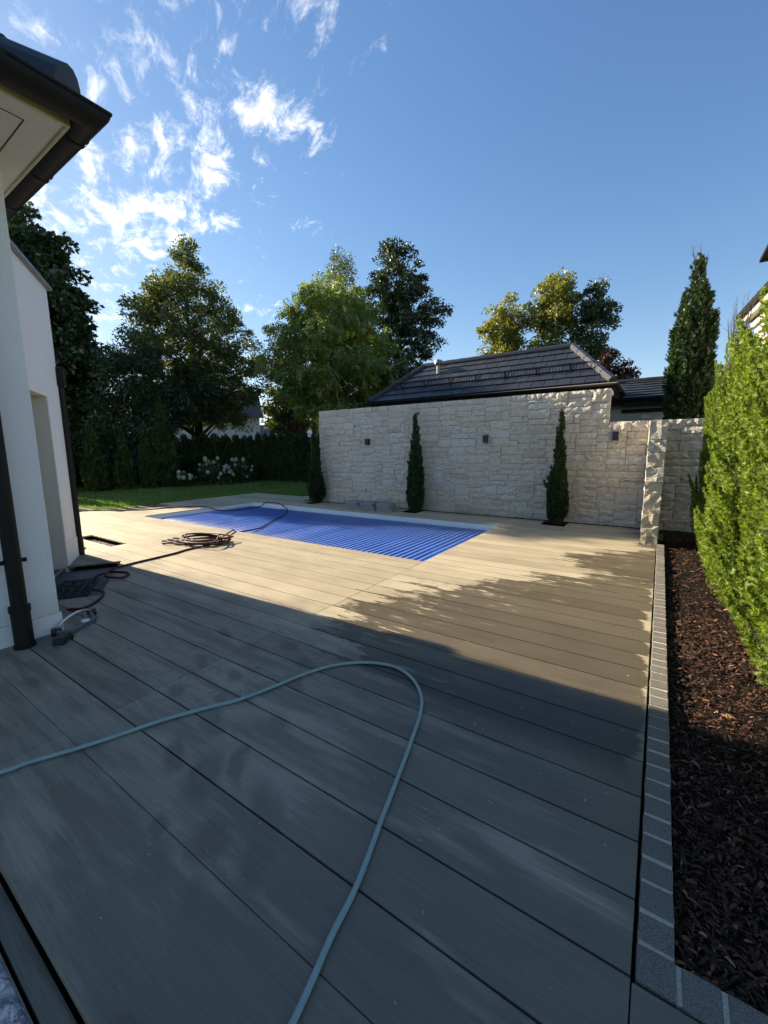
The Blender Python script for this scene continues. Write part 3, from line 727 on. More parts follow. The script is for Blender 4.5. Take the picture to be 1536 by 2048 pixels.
# ------------------------------------------------------------------ house on the left
house = empty('house', (-4.28, 1.25, 0), 0, 'white rendered house at the left edge with dark gutters and an angled wing', 'house')
def hp(o): o.location = Vector(o.location)-house.location; return o
HX, HY = -4.28, 1.25
hp(MB().box(-10, HX, -6, HY, 0.17, 3.70).build('wall', MT['render'], house, bevel=.006))
hp(MB().box(-10, HX+.012, -6, HY+.012, -0.2, 0.168).build('plinth', MT['plinth'], house))
# roof overhang
SX, SY, SZ = -3.46, 1.385, 3.705
hp(MB().box(-10, SX, -6, SY, SZ, SZ+.03).build('soffit', MT['soffit'], house))
fa = MB(); fa.box(SX, SX+.022, -6, SY+.022, SZ-.012, SZ+.10); fa.box(-10, SX, SY, SY+.022, SZ-.012, SZ+.10)
hp(fa.build('fascia', MT['fascia'], house, bevel=.004))
for gx in (-3.63, -3.80, -3.97, -4.14):
    hp(MB().box(gx-.003, gx+.003, -6, SY-(SX-gx), SZ-.003, SZ+.004).build('soffit_joint', MT['zinc'], house))
    hp(MB().box(-10, gx-.003, SY-(SX-gx)-.003, SY-(SX-gx)+.003, SZ-.003, SZ+.004).build('soffit_joint', MT['zinc'], house))
def gutter(a, b, side, r=.095, mitre=False):
    """half-round trough from a to b (rim centre line); side = unit vector across; the end at b may be mitred"""
    a, b, sd = Vector(a), Vector(b), Vector(side); m = MB(); seg = 12; dv = (b-a).normalized()
    for rr in (r, r-.004):
        for p in (a, b):
            for q in range(seg+1):
                t = math.pi*q/seg; l = rr*math.cos(t)
                m.v.append(tuple(p+sd*l+Vector((0, 0, -rr*math.sin(t)))+(dv*l if mitre and p is b else Vector((0, 0, 0)))))
    S = seg+1
    for q in range(seg):
        m.f.append((q, S+q, S+q+1, q+1)); m.f.append((2*S+q+1, 3*S+q+1, 3*S+q, 2*S+q))
    m.f.append((0, 2*S, 3*S, S)); m.f.append((seg, S+seg, 3*S+seg, 2*S+seg))
    for p0 in ((0,) if mitre else (0, S)):
        for q in range(seg): m.f.append((p0+q, p0+q+1, 2*S+p0+q+1, 2*S+p0+q) if p0 else (p0+q+1, p0+q, 2*S+p0+q, 2*S+p0+q+1))
    return m
GZ = 3.798; GX, GY = -3.352, 1.489
g1 = gutter((GX, -6, GZ), (GX, GY, GZ), (1, 0, 0), mitre=True); g1.tube([(GX+.095, -6, GZ+.004), (GX+.095, GY+.098, GZ+.004)], .011, 8)
hp(g1.build('gutter', MT['zinc'], house, smooth=True))
g2 = gutter((-10, GY, GZ), (GX, GY, GZ), (0, 1, 0), mitre=True); g2.tube([(-10, GY+.095, GZ+.004), (GX+.098, GY+.095, GZ+.004)], .011, 8)
hp(g2.build('gutter', MT['copper'], house, smooth=True))
for q in (-3.62, -4.30, -5.0):       # sleeves where gutter lengths join
    m = MB(); seg = 12
    for xx in (q-.03, q+.03):
        for k in range(seg+1):
            t = math.pi*k/seg; m.v.append((xx, GY+.101*math.cos(t), GZ-.101*math.sin(t)))
    for k in range(seg): m.f.append((k, seg+1+k, seg+2+k, k+1))
    hp(m.build('gutter_sleeve', MT['copper'], house, smooth=True))
m = MB(); seg = 12
for yy in (.98, 1.04):
    for k in range(seg+1):
        t = math.pi*k/seg; m.v.append((GX+.101*math.cos(t), yy, GZ-.101*math.sin(t)))
for k in range(seg): m.f.append((k+1, seg+2+k, seg+1+k, k))
hp(m.build('gutter_sleeve', MT['zinc'], house, smooth=True))
# hip roof planes, eave tiles and the hip caps
EX, EY, EZ = -3.40, 1.44, 3.835; SL = math.tan(R(24))
rf = MB(); D_ = 3.4
rf.quad((EX, EY, EZ), (EX-D_, EY-D_, EZ+D_*SL), (EX-D_, -6, EZ+D_*SL), (EX, -6, EZ))
rf.quad((EX, EY, EZ), (-10, EY, EZ), (-10, EY-D_, EZ+D_*SL), (EX-D_, EY-D_, EZ+D_*SL))
rf.quad((EX, EY, EZ-.03), (EX, -6, EZ-.03), (-10, -6, EZ-.03), (-10, EY, EZ-.03)); rf.quad((EX, EY, EZ-.03), (EX, EY, EZ), (EX, -6, EZ), (EX, -6, EZ-.03)); rf.quad((EX, EY, EZ-.03), (-10, EY, EZ-.03), (-10, EY, EZ), (EX, EY, EZ))
rf.quad((-10, -6, EZ-.03), (EX, -6, EZ-.03), (EX, -6, EZ), (EX-D_, -6, EZ+D_*SL), (-10, -6, EZ+D_*SL))
rf.quad((EX-D_, EY-D_, EZ+D_*SL), (-10, EY-D_, EZ+D_*SL), (-10, -6, EZ+D_*SL), (EX-D_, -6, EZ+D_*SL))
roofo = hp(rf.build('roof', MT['tile'], house))
for i in range(20):
    y0 = EY-.12-.30*i
    if y0-.3 < -4.5: break
    b = MB(); b.bar((EX+.035, y0-.15, EZ+.012), (EX-.32, y0-.15, EZ+.012+.355*SL), .292, .022); b.build('tile', MT['tile'], roofo)
    x0 = EX-.12-.30*i
    b = MB(); b.bar((x0-.15, EY+.035, EZ+.012), (x0-.15, EY-.32, EZ+.012+.355*SL), .292, .022); b.build('tile', MT['tile'], roofo)
hd = Vector((-1, -1, SL)).normalized(); A0 = Vector((EX-.03, EY-.03, EZ+.05))
for i in range(9):
    a = A0+hd*(.36*i); b_ = a+hd*.385
    m = MB(); m.tube([a, b_], [.155, .142], 16); m.build('hip_cap', MT['tile'], roofo, smooth=False)
# downpipe on the main wall
dp = MB(); X, Y = -4.165, .965
dp.tube([(X, Y, .30), (X, Y, 3.70)], .054, 18); dp.tube([(X, Y, 0.0), (X, Y, .315)], .064, 18); dp.tube([(X, Y, .30), (X, Y, .345)], .071, 18); dp.tube([(X, Y, 0.002), (X, Y, .02)], .074, 18)
dp.tube([(X, Y, .70), (X, Y, .725)], .058, 18); dp.tube([(X, Y, 2.3), (X, Y, 2.325)], .058, 18)
dpo = hp(dp.build('downpipe', MT['zinc'], house, smooth=False))
br = MB(); br.box(X-.012, X+.012, Y-.085, Y+.085, .695, .725); br.bar((X, Y, .71), (HX, Y, .71), .02, .02); br.build('bracket', MT['zinc'], dpo)
# the angled wing: built along its own axis, u = towards the near end, v = outwards
WROT = math.atan2(-0.515, 0.857)
wing = empty('wing', (WP[0]-house.location.x, WP[1]-house.location.y, 0), 0); wing.parent = house; wing.rotation_euler = (0, 0, WROT)
del wing
def wpt(u, v, z): return (WP[0]+0.857*u+WN[0]*v, WP[1]-0.515*u+WN[1]*v, z)
def wbox(b, u0, u1, v0, v1, z0, z1): return b.prism([wpt(u0, v0, 0)[:2], wpt(u1, v0, 0)[:2], wpt(u1, v1, 0)[:2], wpt(u0, v1, 0)[:2]], z0, z1)
WT = 3.80; DU0, DU1, DT = .665, 2.25, 2.285; DEP = .42
b = MB(); wbox(b, 0, DU0, -4.0, 0, .30, WT); wbox(b, DU0, 3.6, -4.0, 0, DT, WT); wbox(b, DU1, 3.6, -4.0, 0, .30, DT); wbox(b, DU0, DU1, -4.0, -DEP-.05, -.1, DT)
hp(b.build('wall', MT['render'], house))
b = MB(); wbox(b, -.008, DU0, -4.0, .010, -.2, .298); wbox(b, DU1, 3.6, -4.0, .010, -.2, .298); hp(b.build('plinth', MT['plinth'], house))
b = MB(); wbox(b, DU0, DU0+.004, -DEP, .001, -.08, DT); wbox(b, DU0+.004, DU1, -DEP, .001, DT-.004, DT); hp(b.build('door_reveal', MT['plaster'], house))
b = MB(); wbox(b, DU0-.16, DU0+.006, .001, .018, -.02, DT+.16); wbox(b, DU0+.006, DU1+.16, .001, .018, DT-.006, DT+.16); hp(b.build('trim_band', MT['band'], house, bevel=.003))
b = MB(); wbox(b, DU0+.01, DU1, -DEP-.04, -DEP, -.06, DT-.01); dr = hp(b.build('door', MT['zinc'], house))
b = MB(); wbox(b, DU0+.14, DU1-.1, -DEP-.001, -DEP+.006, .12, DT-.15); b.build('pane', MT['glass'], dr)
b = MB(); wbox(b, -.05, 3.6, -4.05, .055, WT, WT+.045); hp(b.build('coping', MT['flash'], house, bevel=.004))
wd_ = MB(); q = wpt(-.02, .024, 0)
wd_.tube([(q[0], q[1], .22), (q[0], q[1], 2.55)], .042, 16); wd_.tube([(q[0], q[1], -.02), (q[0], q[1], .24)], .05, 16); wd_.tube([(q[0], q[1], .9), (q[0], q[1], .93)], .047, 16)
wp_ = hp(wd_.build('downpipe', MT['copper'], house)); b = MB(); b.obox((q[0], q[1], 2.63), (0.857*.07, -.515*.07, 0), (.515*.062, .857*.062, 0), (0, 0, .13)); b.build('rain_hopper', MT['copper'], wp_, bevel=.006)
# doorstep of dark slate in the recess and the mat on it
st_ = MB()
for i in range(3):
    wbox(st_, DU0+.03+i*.62, DU0+.03+i*.62+.615, -.02, .62 if i else .62, -.14, -.075)
step = tag(st_.build('doorstep', MT['slate'], None, bevel=.004), kind='structure')
b = MB(); wbox(b, DU0+.03, DU1, -.30, -.02, -.14, -.03); b.build('threshold', MT['slate'], step)
b = MB(); wbox(b, DU0+.05, DU1, -.045, -.022, -.03, -.012); b.build('drain_rail', MT['alu'], step)
mat_o = empty('door_mat', wpt(1.62, .27, -.074), WROT, 'black rubber door mat with an openwork pattern on the slate doorstep', 'door mat')
b = MB(); b.box(-.36, .36, -.20, -.185, 0, .014); b.box(-.36, .36, .185, .20, 0, .014); b.box(-.36, -.345, -.185, .185, 0, .014); b.box(.345, .36, -.185, .185, 0, .014)
b.build('rim', MT['rubber'], mat_o)
b = MB(); b.box(-.345, .345, -.185, .185, 0, .004); b.build('backing', MT['rubber'], mat_o)
for i in range(7):
    for j in range(4):
        cx, cy = -.29+i*.0967, -.135+j*.09
        m = MB(); pts = [(cx+.034*math.cos(t)*(1+.25*math.cos(3*t)), cy+.034*math.sin(t)*(1+.25*math.cos(3*t)), .0095) for t in [2*math.pi*k/12 for k in range(13)]]
        m.tube(pts, .0052, 5, False); m.build('scroll', MT['rubber'], mat_o)
pebbles('mat_litter', -.3, .05, -.15, .12, 0.008, 60, .007, MT['debris'], 'dry bits caught in the door mat', 'litter', mat_o)
for o in list(COL.objects):
    if o.name.startswith('mat_litter') and 'category' in o: del o['category']

# ------------------------------------------------------------------ pool house behind the wall
ph = empty('pool_house', (-4.3, 12, 0), 0, 'low outbuilding behind the stone wall with a dark tiled hip roof', 'outbuilding')
def pp(o): o.location = -ph.location; return o
ex0, ex1, ey0, ey1, ez = -7.56, -1.0, 10.5, 13.5, 2.985; rz, rin = 4.14, 1.12
pp(MB().box(ex0+.35, ex1-.35, ey0+.35, ey1-.3, -.2, ez-.16).build('wall', MT['white_wall'], ph))
def hip(y): return
rb = MB(); A, B_, C_, D4 = (ex0, ey0, ez), (ex1, ey0, ez), (ex1, ey1, ez), (ex0, ey1, ez); E_, F_ = (ex0+rin, 12, rz), (ex1-rin, 12, rz)
rb.quad(A, B_, F_, E_); rb.quad(B_, C_, F_); rb.quad(C_, D4, E_, F_); rb.quad(D4, A, E_); rb.quad(D4, C_, B_, A)
roof = pp(rb.build('roof', MT['tile'], ph))
pp(MB().box(ex0+.04, ex1-.04, ey0+.04, ey1-.04, ez-.16, ez-.002).build('eaves_box', MT['zinc'], ph))
def slope_tiles(P0, P1, Q0, Q1, nrow, tw, nrm):
    """courses of flat tiles on the slope with eave P0-P1 and top Q0-Q1"""
    P0, P1, Q0, Q1, nrm = map(Vector, (P0, P1, Q0, Q1, nrm)); L = (P1-P0).length; dirv_ = (P1-P0).normalized()
    for r_ in range(nrow):
        t0, t1 = r_/nrow, (r_+1.06)/nrow; t1 = min(t1, 1)
        a0, a1, b0, b1 = P0.lerp(Q0, t0), P1.lerp(Q1, t0), P0.lerp(Q0, t1), P1.lerp(Q1, t1)
        s0 = (a0-P0).dot(dirv_); s1 = (a1-P0).dot(dirv_); u0 = (b0-P0).dot(dirv_); u1 = (b1-P0).dot(dirv_); off = (r_ % 2)*tw/2
        k0 = math.floor((s0-off)/tw)
        k_ = k0
        while True:
            l, rr = off+k_*tw, off+(k_+1)*tw; k_ += 1
            if l > s1: break
            lo0, lo1, hi0, hi1 = max(l, s0)+.006, min(rr, s1)-.006, max(l, u0)+.006, min(rr, u1)-.006
            if lo1-lo0 < .02: continue
            if hi1 < hi0: hi0 = hi1 = min(max((l+rr)/2, u0), u1)
            j = random.uniform(-.002, .003)
            base0 = a0-dirv_*s0; base1 = b0-dirv_*u0
            lift0, lift1 = nrm*(.044+j), nrm*(.016+j)
            v = [base0+dirv_*lo0+lift0, base0+dirv_*lo1+lift0, base1+dirv_*hi1+lift1, base1+dirv_*hi0+lift1]
            m = MB(); m.v = [tuple(q) for q in v]+[tuple(q-nrm*.024) for q in v]
            m.f = [(0, 1, 2, 3), (4, 5, 1, 0), (5, 6, 2, 1), (7, 4, 0, 3), (6, 7, 3, 2)]
            o = m.build('tile', MT['tile'], roof)
def nrm_of(a, b, c): a, b, c = map(Vector, (a, b, c)); return (b-a).cross(c-a).normalized()
slope_tiles(A, B_, E_, F_, 6, .30, nrm_of(A, B_, F_)); slope_tiles(B_, C_, F_, F_, 6, .30, nrm_of(B_, C_, F_))
for (a, b_, n_) in ((A, E_, 5), (B_, F_, 5), (E_, F_, 11)):
    a, b_ = Vector(a), Vector(b_); up_ = Vector((0, 0, .03))
    for i in range(n_):
        p, q = a.lerp(b_, i/n_)+up_, a.lerp(b_, (i+1.08)/n_)+up_
        MB().tube([p, q], [.098, .088], 10).build('ridge_cap', MT['tile'], roof)
vt = MB(); vt.tube([(-5.75, 11.55, 3.72), (-5.75, 11.55, 4.12)], .055, 12); vt.tube([(-5.75, 11.55, 4.05), (-5.75, 11.55, 4.10), (-5.75, 11.55, 4.19), (-5.75, 11.55, 4.23)], [.09, .13, .11, .02], 14)
vt.build('vent', MT['flash'], roof)
gt = gutter((ex0-.04, ey0-.06, ez-.02), (ex1+.10, ey0-.06, ez-.02), (0, -1, 0), .06); pp(gt.build('gutter', MT['zinc'], ph, smooth=True))
gt = gutter((ex1+.06, ey0-.1, ez-.021), (ex1+.06, ey1-.6, ez-.021), (1, 0, 0), .06); pp(gt.build('gutter', MT['zinc'], ph, smooth=True))
sg = MB(); n_f = nrm_of(A, B_, F_); t_ = .30; p0 = Vector(A).lerp(Vector(E_), t_)+Vector((.28, 0, 0)); p1 = Vector(B_).lerp(Vector(F_), t_)+Vector((-.10, 0, 0)); updir = Vector((0, -.25, 1)).normalized()
for hh in (.075, .20): sg.bar(p0+updir*hh, p1+updir*hh, .012, .014)
sg.bar(p0+updir*.225, p1+updir*.225, .02, .012)
nb = 72
for i in range(nb+1):
    p = p0.lerp(p1, i/nb); sg.bar(p+updir*.06, p+updir*.225, .009, .009, (1, 0, 0))
SG = pp(sg.build('snow_guard', MT['zinc'], ph))
for i in range(7):
    p = p0.lerp(p1, (i+.35)/7); m = MB(); m.bar(p+n_f*.03, p+updir*.23, .03, .012, (0, -1, 0)); m.bar(p+n_f*.045, p+n_f*.045-(Vector(E_)-Vector(A)).normalized()*0+Vector((0, .28, .20)), .03, .008); m.build('bracket', MT['zinc'], SG)
dpp = MB(); dpp.tube([(ex1-.26, ey0+.12, -.1), (ex1-.26, ey0+.12, ez-.3), (ex1-.02, ey0-.0, ez-.08)], .05, 12); pp(dpp.build('downpipe', MT['zinc'], ph))
wf = MB(); wf.box(ex1-.36, ex1-.335, 11.35, 12.35, 1.4, 2.62); wo = pp(wf.build('window', MT['zinc'], ph))
MB().box(ex1-.335, ex1-.33, 11.43, 12.27, 1.48, 2.54).build('pane', MT['glass'], wo)
# rear wing to the right of the pool house
rw = empty('rear_building', (0.2, 14, 0), 0, 'pale grey building with dark roof seen over the low end of the wall', 'outbuilding')
def rp_(o): o.location = -rw.location; return o
rp_(MB().box(-1.35, 4.2, 13.35, 16, -.2, 2.62).build('wall', MT['grey_wall'], rw))
m = MB(); m.quad((-1.5, 12.9, 2.84), (4.4, 12.9, 2.84), (4.4, 14.25, 3.44), (-1.5, 14.25, 3.44)); m.quad((-1.5, 14.25, 3.44), (4.4, 14.25, 3.44), (4.4, 16.4, 2.84), (-1.5, 16.4, 2.84)); m.quad((-1.5, 12.9, 2.84), (-1.5, 16.4, 2.84), (4.4, 16.4, 2.84), (4.4, 12.9, 2.84))
roof = rp_(m.build('roof', MT['tile'], rw))
slope_tiles((-1.0, 12.9, 2.84), (1.7, 12.9, 2.84), (-1.0, 14.25, 3.44), (1.7, 14.25, 3.44), 7, .30, nrm_of((-1, 12.9, 2.84), (1, 12.9, 2.84), (1, 14.25, 3.44)))
for i in range(8): MB().tube([(-1.3+i*.4, 14.25, 3.47), (-1.3+i*.4+.42, 14.25, 3.47)], [.075, .068], 10).build('ridge_cap', MT['tile'], roof)
rp_(MB().box(-1.5, 4.4, 12.93, 13.33, 2.66, 2.835).build('eaves_box', MT['zinc'], rw))
gt = gutter((-1.0, 12.84, 2.83), (4.4, 12.84, 2.83), (0, -1, 0), .06); rp_(gt.build('gutter', MT['zinc'], rw, smooth=True))
rp_(MB().box(-1.0, 4.2, 13.28, 13.348, 2.50, 2.60).build('shutter_box', MT['zinc'], rw))
fl = MB(); fl.obox((-.42, 13.22, 2.36), (.09, 0, 0), (0, .05, -.02), (0, .02, .045)); fl.bar((-.42, 13.35, 2.33), (-.42, 13.2, 2.33), .03, .03); rp_(fl.build('floodlight', MT['white'], rw))

# neighbour's house at the right edge
nh = empty('neighbour_house', (7, 24, 0), 0, 'cream two storey neighbour house with dark eaves behind the bright thuja hedge', 'house')
def np_(o): o.location = -nh.location; return o
NR = R(4.4); cN, sN = math.cos(NR), math.sin(NR)
def npt(u, v): return (2.62+u*cN-v*sN, 15.0+u*sN+v*cN)
def nbox(b, u0, u1, v0, v1, z0, z1): return b.prism([npt(u0, v0), npt(u1, v0), npt(u1, v1), npt(u0, v1)], z0, z1)
b = MB(); nbox(b, .0, 10, -6.5, 4.1, -.2, 5.75); np_(b.build('wall', MT['beige_wall'], nh))
b = MB(); nbox(b, -.45, 10, -7, 4.6, 5.98, 6.10); np_(b.build('eaves', MT['zinc'], nh))
b = MB(); nbox(b, -.30, 0, -7, 4.4, 5.78, 5.978); nbox(b, -.10, 0, -7, 4.3, 5.52, 5.70); np_(b.build('cornice', MT['beige_wall'], nh))
b = MB(); c4 = [npt(-.44, -7), npt(10, -7), npt(10, 4.6), npt(-.44, 4.6)]
b.quad((*c4[0], 6.102), (*npt(4, -7), 8.4), (*npt(4, 1.0), 8.4), (*c4[3], 6.102)); b.quad((*c4[3], 6.102), (*npt(4, 1.0), 8.4), (*npt(10, 4.6), 6.102)); b.quad((*npt(4, -7), 8.4), (*c4[1], 6.102), (*c4[2], 6.102), (*npt(4, 1.0), 8.4)); b.quad((*c4[0], 6.102), (*c4[1], 6.102), (*npt(4, -7), 8.4))
np_(b.build('roof', MT['tile'], nh))
b = MB(); q0, q1, q2, q3 = (3.0, 20.0), (9, 20.0), (9, 25.9), (3.0, 25.9)
b.prism([q0, q1, q2, q3], 9.72, 9.86); b.quad((*q0, 9.862), (*q1, 9.862), (6, 23, 11.6)); b.quad((*q3, 9.862), (*q0, 9.862), (6, 23, 11.6)); np_(b.build('upper_roof', MT['zinc'], nh))
b = MB().prism([(3.6, 20.4), (9, 20.4), (9, 25.4), (3.6, 25.4)], 6.0, 9.715); np_(b.build('upper_wall', MT['beige_wall'], nh))

# ------------------------------------------------------------------ foliage tools
def rand_unit(n):
    v = RNG.normal(size=(n, 3)); return v/np.linalg.norm(v, axis=1, keepdims=True)
def frames(axis, hint):
    """orthonormal frames with their third axis along `axis`, second as near to `hint` as possible"""
    a = axis/np.linalg.norm(axis, axis=1, keepdims=True); n = hint-a*np.sum(hint*a, 1, keepdims=True)
    n /= np.linalg.norm(n, axis=1, keepdims=True)+1e-9; s = np.cross(n, a)
    return np.stack([s, n, a], 2)                     # columns: side, normal, axis
def scatter(tv, tf, P, F, S):
    """copies of a small template (verts tv, faces tf) at P with frames F and sizes S"""
    v = np.einsum('nij,kj->nki', F, tv)*S[:, None, None]+P[:, None, :]
    f = tf[None]+(np.arange(len(P))*len(tv))[:, None, None]
    return v.reshape(-1, 3), f.reshape(-1, tf.shape[1])
LEAF_V = np.array([[0, 0, 0], [-.33, .10, .42], [0, 0, 1], [.33, .10, .42]], float); LEAF_F = np.array([[0, 3, 2], [0, 2, 1]])
LONG_V = np.array([[0, 0, 0], [-.13, .03, .45], [0, -.06, 1], [.13, .03, .45]], float)
def pinnate(n=5, droop=.25):
    v = []; f = []
    for i in range(n):
        t = .18+.82*i/(n-1)
        for s in (-1, 1):
            b = np.array([0, -droop*t*t, t]); tip = b+np.array([s*.30, -.05-droop*.3, .12]); m1 = b+np.array([s*.13, .02, .12]); m2 = b+np.array([s*.17, -.02, -.03])
            k = len(v); v += [b, m1, tip, m2]; f += [[k, k+1, k+2], [k, k+2, k+3]]
    return np.array(v), np.array(f)
PIN_V, PIN_F = pinnate()
def spray(n, wd):
    """flat fan of scale leaves as on thuja"""
    v = []; f = []
    for i in range(n):
        t = .10+.72*(i/n); ang = (.75-.35*t)*(1 if i % 2 else -1); L = (.52-.25*t)
        b = np.array([0, 0, t*.8]); d = np.array([math.sin(ang), (random.random()-.5)*.25, math.cos(ang)]); sd = np.array([math.cos(ang), 0, -math.sin(ang)])
        k = len(v); v += [b, b+d*L*.5+sd*wd, b+d*L, b+d*L*.5-sd*wd]; f += [[k, k+1, k+2], [k, k+2, k+3]]
    k = len(v); v += [np.array([0, 0, 0]), np.array([wd, 0, .5]), np.array([0, .03, 1.0]), np.array([-wd, 0, .5])]; f += [[k, k+1, k+2], [k, k+2, k+3]]
    return np.array(v), np.array(f)
SPR_V, SPR_F = spray(6, .062); SPM_V, SPM_F = spray(4, .10); SPF_V, SPF_F = spray(2, .19)

def thuja_mesh(name, h, r, n, tmpl, size, material, seed, npl, plen, prad, top=0.35, up=.9, belly=.22, lean=.42):
    """upright conifer crown: many flame-shaped plumes of scale-leaf sprays on a tapering column"""
    g = np.random.default_rng(seed); tv, tf = tmpl
    t = g.random(npl*4); prof = np.minimum(1, (1-t)/top)**.75*(1-belly*t)*np.minimum(1, .74+t*3.0)
    k = g.random(len(t)) < (.16+.84*prof); t, prof = t[k][:npl], prof[k][:npl]; m = len(t)
    t[0], prof[0] = .97, .05
    a = g.random(m)*2*math.pi; ph_ = g.random(4)*6.28
    lump = 1+.13*np.sin(a*2+t*9+ph_[0])+.09*np.sin(a*3-t*15+ph_[1])
    L = plen*(.55+.8*g.random(m))*(.55+.45*prof)
    out = np.stack([np.cos(a), np.sin(a), np.zeros(m)], 1)
    B = out*(r*prof*lump*(.52+.40*g.random(m)**.6))[:, None]; B[:, 2] = np.maximum(t*(h-L*.7), .02)
    A = out*(lean*(1-.5*t))[:, None]+np.array([0, 0, up])+g.normal(size=(m, 3))*.14; A /= np.linalg.norm(A, axis=1, keepdims=True)
    w_ = L*(.4+.6*prof); j = g.choice(m, n, p=w_/w_.sum()); u = g.random(n)**.85
    d = g.normal(size=(n, 3)); d -= A[j]*np.sum(d*A[j], 1, keepdims=True); d /= np.linalg.norm(d, axis=1, keepdims=True)
    pr = prad*(.7+.6*g.random(m)); q = (1-u)**.65*np.minimum(1, .35+u*3)*g.random(n)**.45
    P = B[j]+A[j]*(u*L[j])[:, None]+d*(pr[j]*q)[:, None]
    axis = A[j]*.75+d*.65+g.normal(size=(n, 3))*.28; S = size*(.6+.75*g.random(n))
    axis /= np.linalg.norm(axis, axis=1, keepdims=True); P -= axis*S[:, None]*.4; P[:, 2] = np.maximum(P[:, 2], .0)
    v, f = scatter(tv, tf, P, frames(axis, d*.5+g.normal(size=(n, 3))), S)
    return arr_mesh(name, v, f, material)
def thuja_core(name, h, r, top=.35):
    b = MB(); pts = []; rad = []
    for i in range(9):
        t = i/8*.95; pts.append((0, 0, t*h)); rad.append(max(.01, r*.62*min(1, (1-t)/top)**.8*(1-.22*t)))
    b.tube(pts, rad, 9); return b.mesh(name)
def plant(name, crown, core, coremat, loc_, rz, sc, label, cat, group=None):
    e = empty(name, loc_, rz, label, cat, group); e.scale = sc if hasattr(sc, '__len__') else (sc, sc, sc)
    obj('crown', crown, None, e); obj('trunk', core, coremat, e); return e

# right hand hedge, bright in the sun
cores = thuja_core('thuja_core', 3.2, .52, .3)
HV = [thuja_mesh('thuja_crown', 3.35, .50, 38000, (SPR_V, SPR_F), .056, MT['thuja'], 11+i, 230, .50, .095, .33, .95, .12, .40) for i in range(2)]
hedge_lab = ['bright green thuja nearest the camera, cut by the right edge of the picture', 'second bright thuja of the right hedge, low over the mulch',
  'third bright thuja of the right hedge, broad and full', 'sunlit thuja with the broadest left bulge in the right hedge', 'sunlit thuja in front of the cream neighbour house',
  'bright thuja second from the wall end of the right hedge', 'slimmest bright thuja, at the wall end of the right hedge']
for i, (yy, xx, s_, hz) in enumerate([(2.55, 1.34, .95, .95), (3.45, 1.02, .86, .97), (4.42, .97, .84, .86), (5.38, .92, .88, .98), (6.35, .95, .82, .88), (7.3, .97, .72, .83), (8.35, .82, .62, 1.03)]):
    plant('thuja', HV[i % 2], cores, MT['bark_dark'], (xx, yy, -.06), i*1.7, (s_, s_, hz), hedge_lab[i], 'thuja', 'bright thujas of the right hedge')

# columnar thujas at the wall
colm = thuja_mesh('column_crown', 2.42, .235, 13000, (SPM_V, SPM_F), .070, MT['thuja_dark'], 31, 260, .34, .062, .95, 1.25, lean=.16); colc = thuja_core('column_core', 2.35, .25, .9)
for (cx, cy), (s_, hz, rz_), lab in zip(PITS, [(.92, .985, .3), (.96, 1.01, 2.1), (.84, .955, 4.0)],
      ['slim dark columnar thuja at the left end of the stone wall', 'slim dark columnar thuja right of the slab piles, at the middle of the wall', 'slim dark columnar thuja on the wall left of the last lamp']):
    plant('columnar_thuja', colm, colc, MT['bark_dark'], (cx, cy-.02, -.01), rz_, (s_, s_, hz), lab, 'thuja', 'columnar thujas along the stone wall')

# tall thuja behind the wall
tallm = thuja_mesh('tall_thuja_crown', 6.1, .52, 26000, (SPM_V, SPM_F), .12, MT['thuja_dark'], 41, 620, .55, .14, .30, 1.1, .16, .18); tallc = thuja_core('tall_thuja_core', 5.6, .62, .6)
plant('tall_thuja', tallm, tallc, MT['bark_dark'], (.40, 12.2, -.2), .5, (.86, .86, .98), 'tall dark conical thuja rising behind the low end of the stone wall', 'thuja')
def twigs(parent, z0, n, spread, lo, hi):
    m = MB()
    for i in range(n):
        a_ = random.uniform(0, 6.28); b0 = Vector((spread*math.cos(a_), spread*math.sin(a_), z0+random.uniform(-.15, .1))); L_ = random.uniform(lo, hi)
        tip = b0+Vector((.22*L_*math.cos(a_), .22*L_*math.sin(a_), L_)); m.tube([b0, (b0+tip)/2+Vector((.02, .01, 0)), tip], [.007, .005, .002], 4)
        for q_ in range(3):
            p_ = b0.lerp(tip, .35+.2*q_); m.tube([p_, p_+Vector((random.uniform(-.09, .09), random.uniform(-.09, .09), random.uniform(.05, .14)))], [.003, .0015], 3)
    m.build('bare_twigs', MT['bark'], parent)
for o in [o_ for o_ in COL.objects if o_.name.startswith('tall_thuja') and o_.get('category')]: twigs(o, 5.75, 12, .10, .3, .65)
for o in [o_ for o_ in COL.objects if 'slimmest bright' in o_.get('label', '')]: twigs(o, 3.15, 22, .16, .25, .6)

# garden hedge of slim thujas at the end of the lawn
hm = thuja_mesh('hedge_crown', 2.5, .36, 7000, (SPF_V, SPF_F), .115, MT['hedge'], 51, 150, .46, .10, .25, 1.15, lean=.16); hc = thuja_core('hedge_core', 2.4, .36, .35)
HP = [(-18.43, 14.58), (-17.90, 14.68), (-17.43, 14.76), (-16.96, 14.83), (-16.39, 14.91), (-15.92, 14.96), (-15.42, 15.0), (-14.89, 15.04), (-14.43, 15.06), (-13.9, 15.05), (-13.4, 15.02)]
for i, (x, y) in enumerate(HP):
    plant('hedge_thuja', hm, hc, MT['bark_dark'], (x, y, -.05), i*2.3, (random.uniform(.70, .84), random.uniform(.70, .84), random.uniform(.93, 1.05)),
          '%s slim thuja from the stone wall in the far hedge row' % ['eleventh', 'tenth', 'ninth', 'eighth', 'seventh', 'sixth', 'fifth', 'fourth', 'third', 'second', 'first'][i], 'thuja', 'hedge thujas at the end of the lawn')
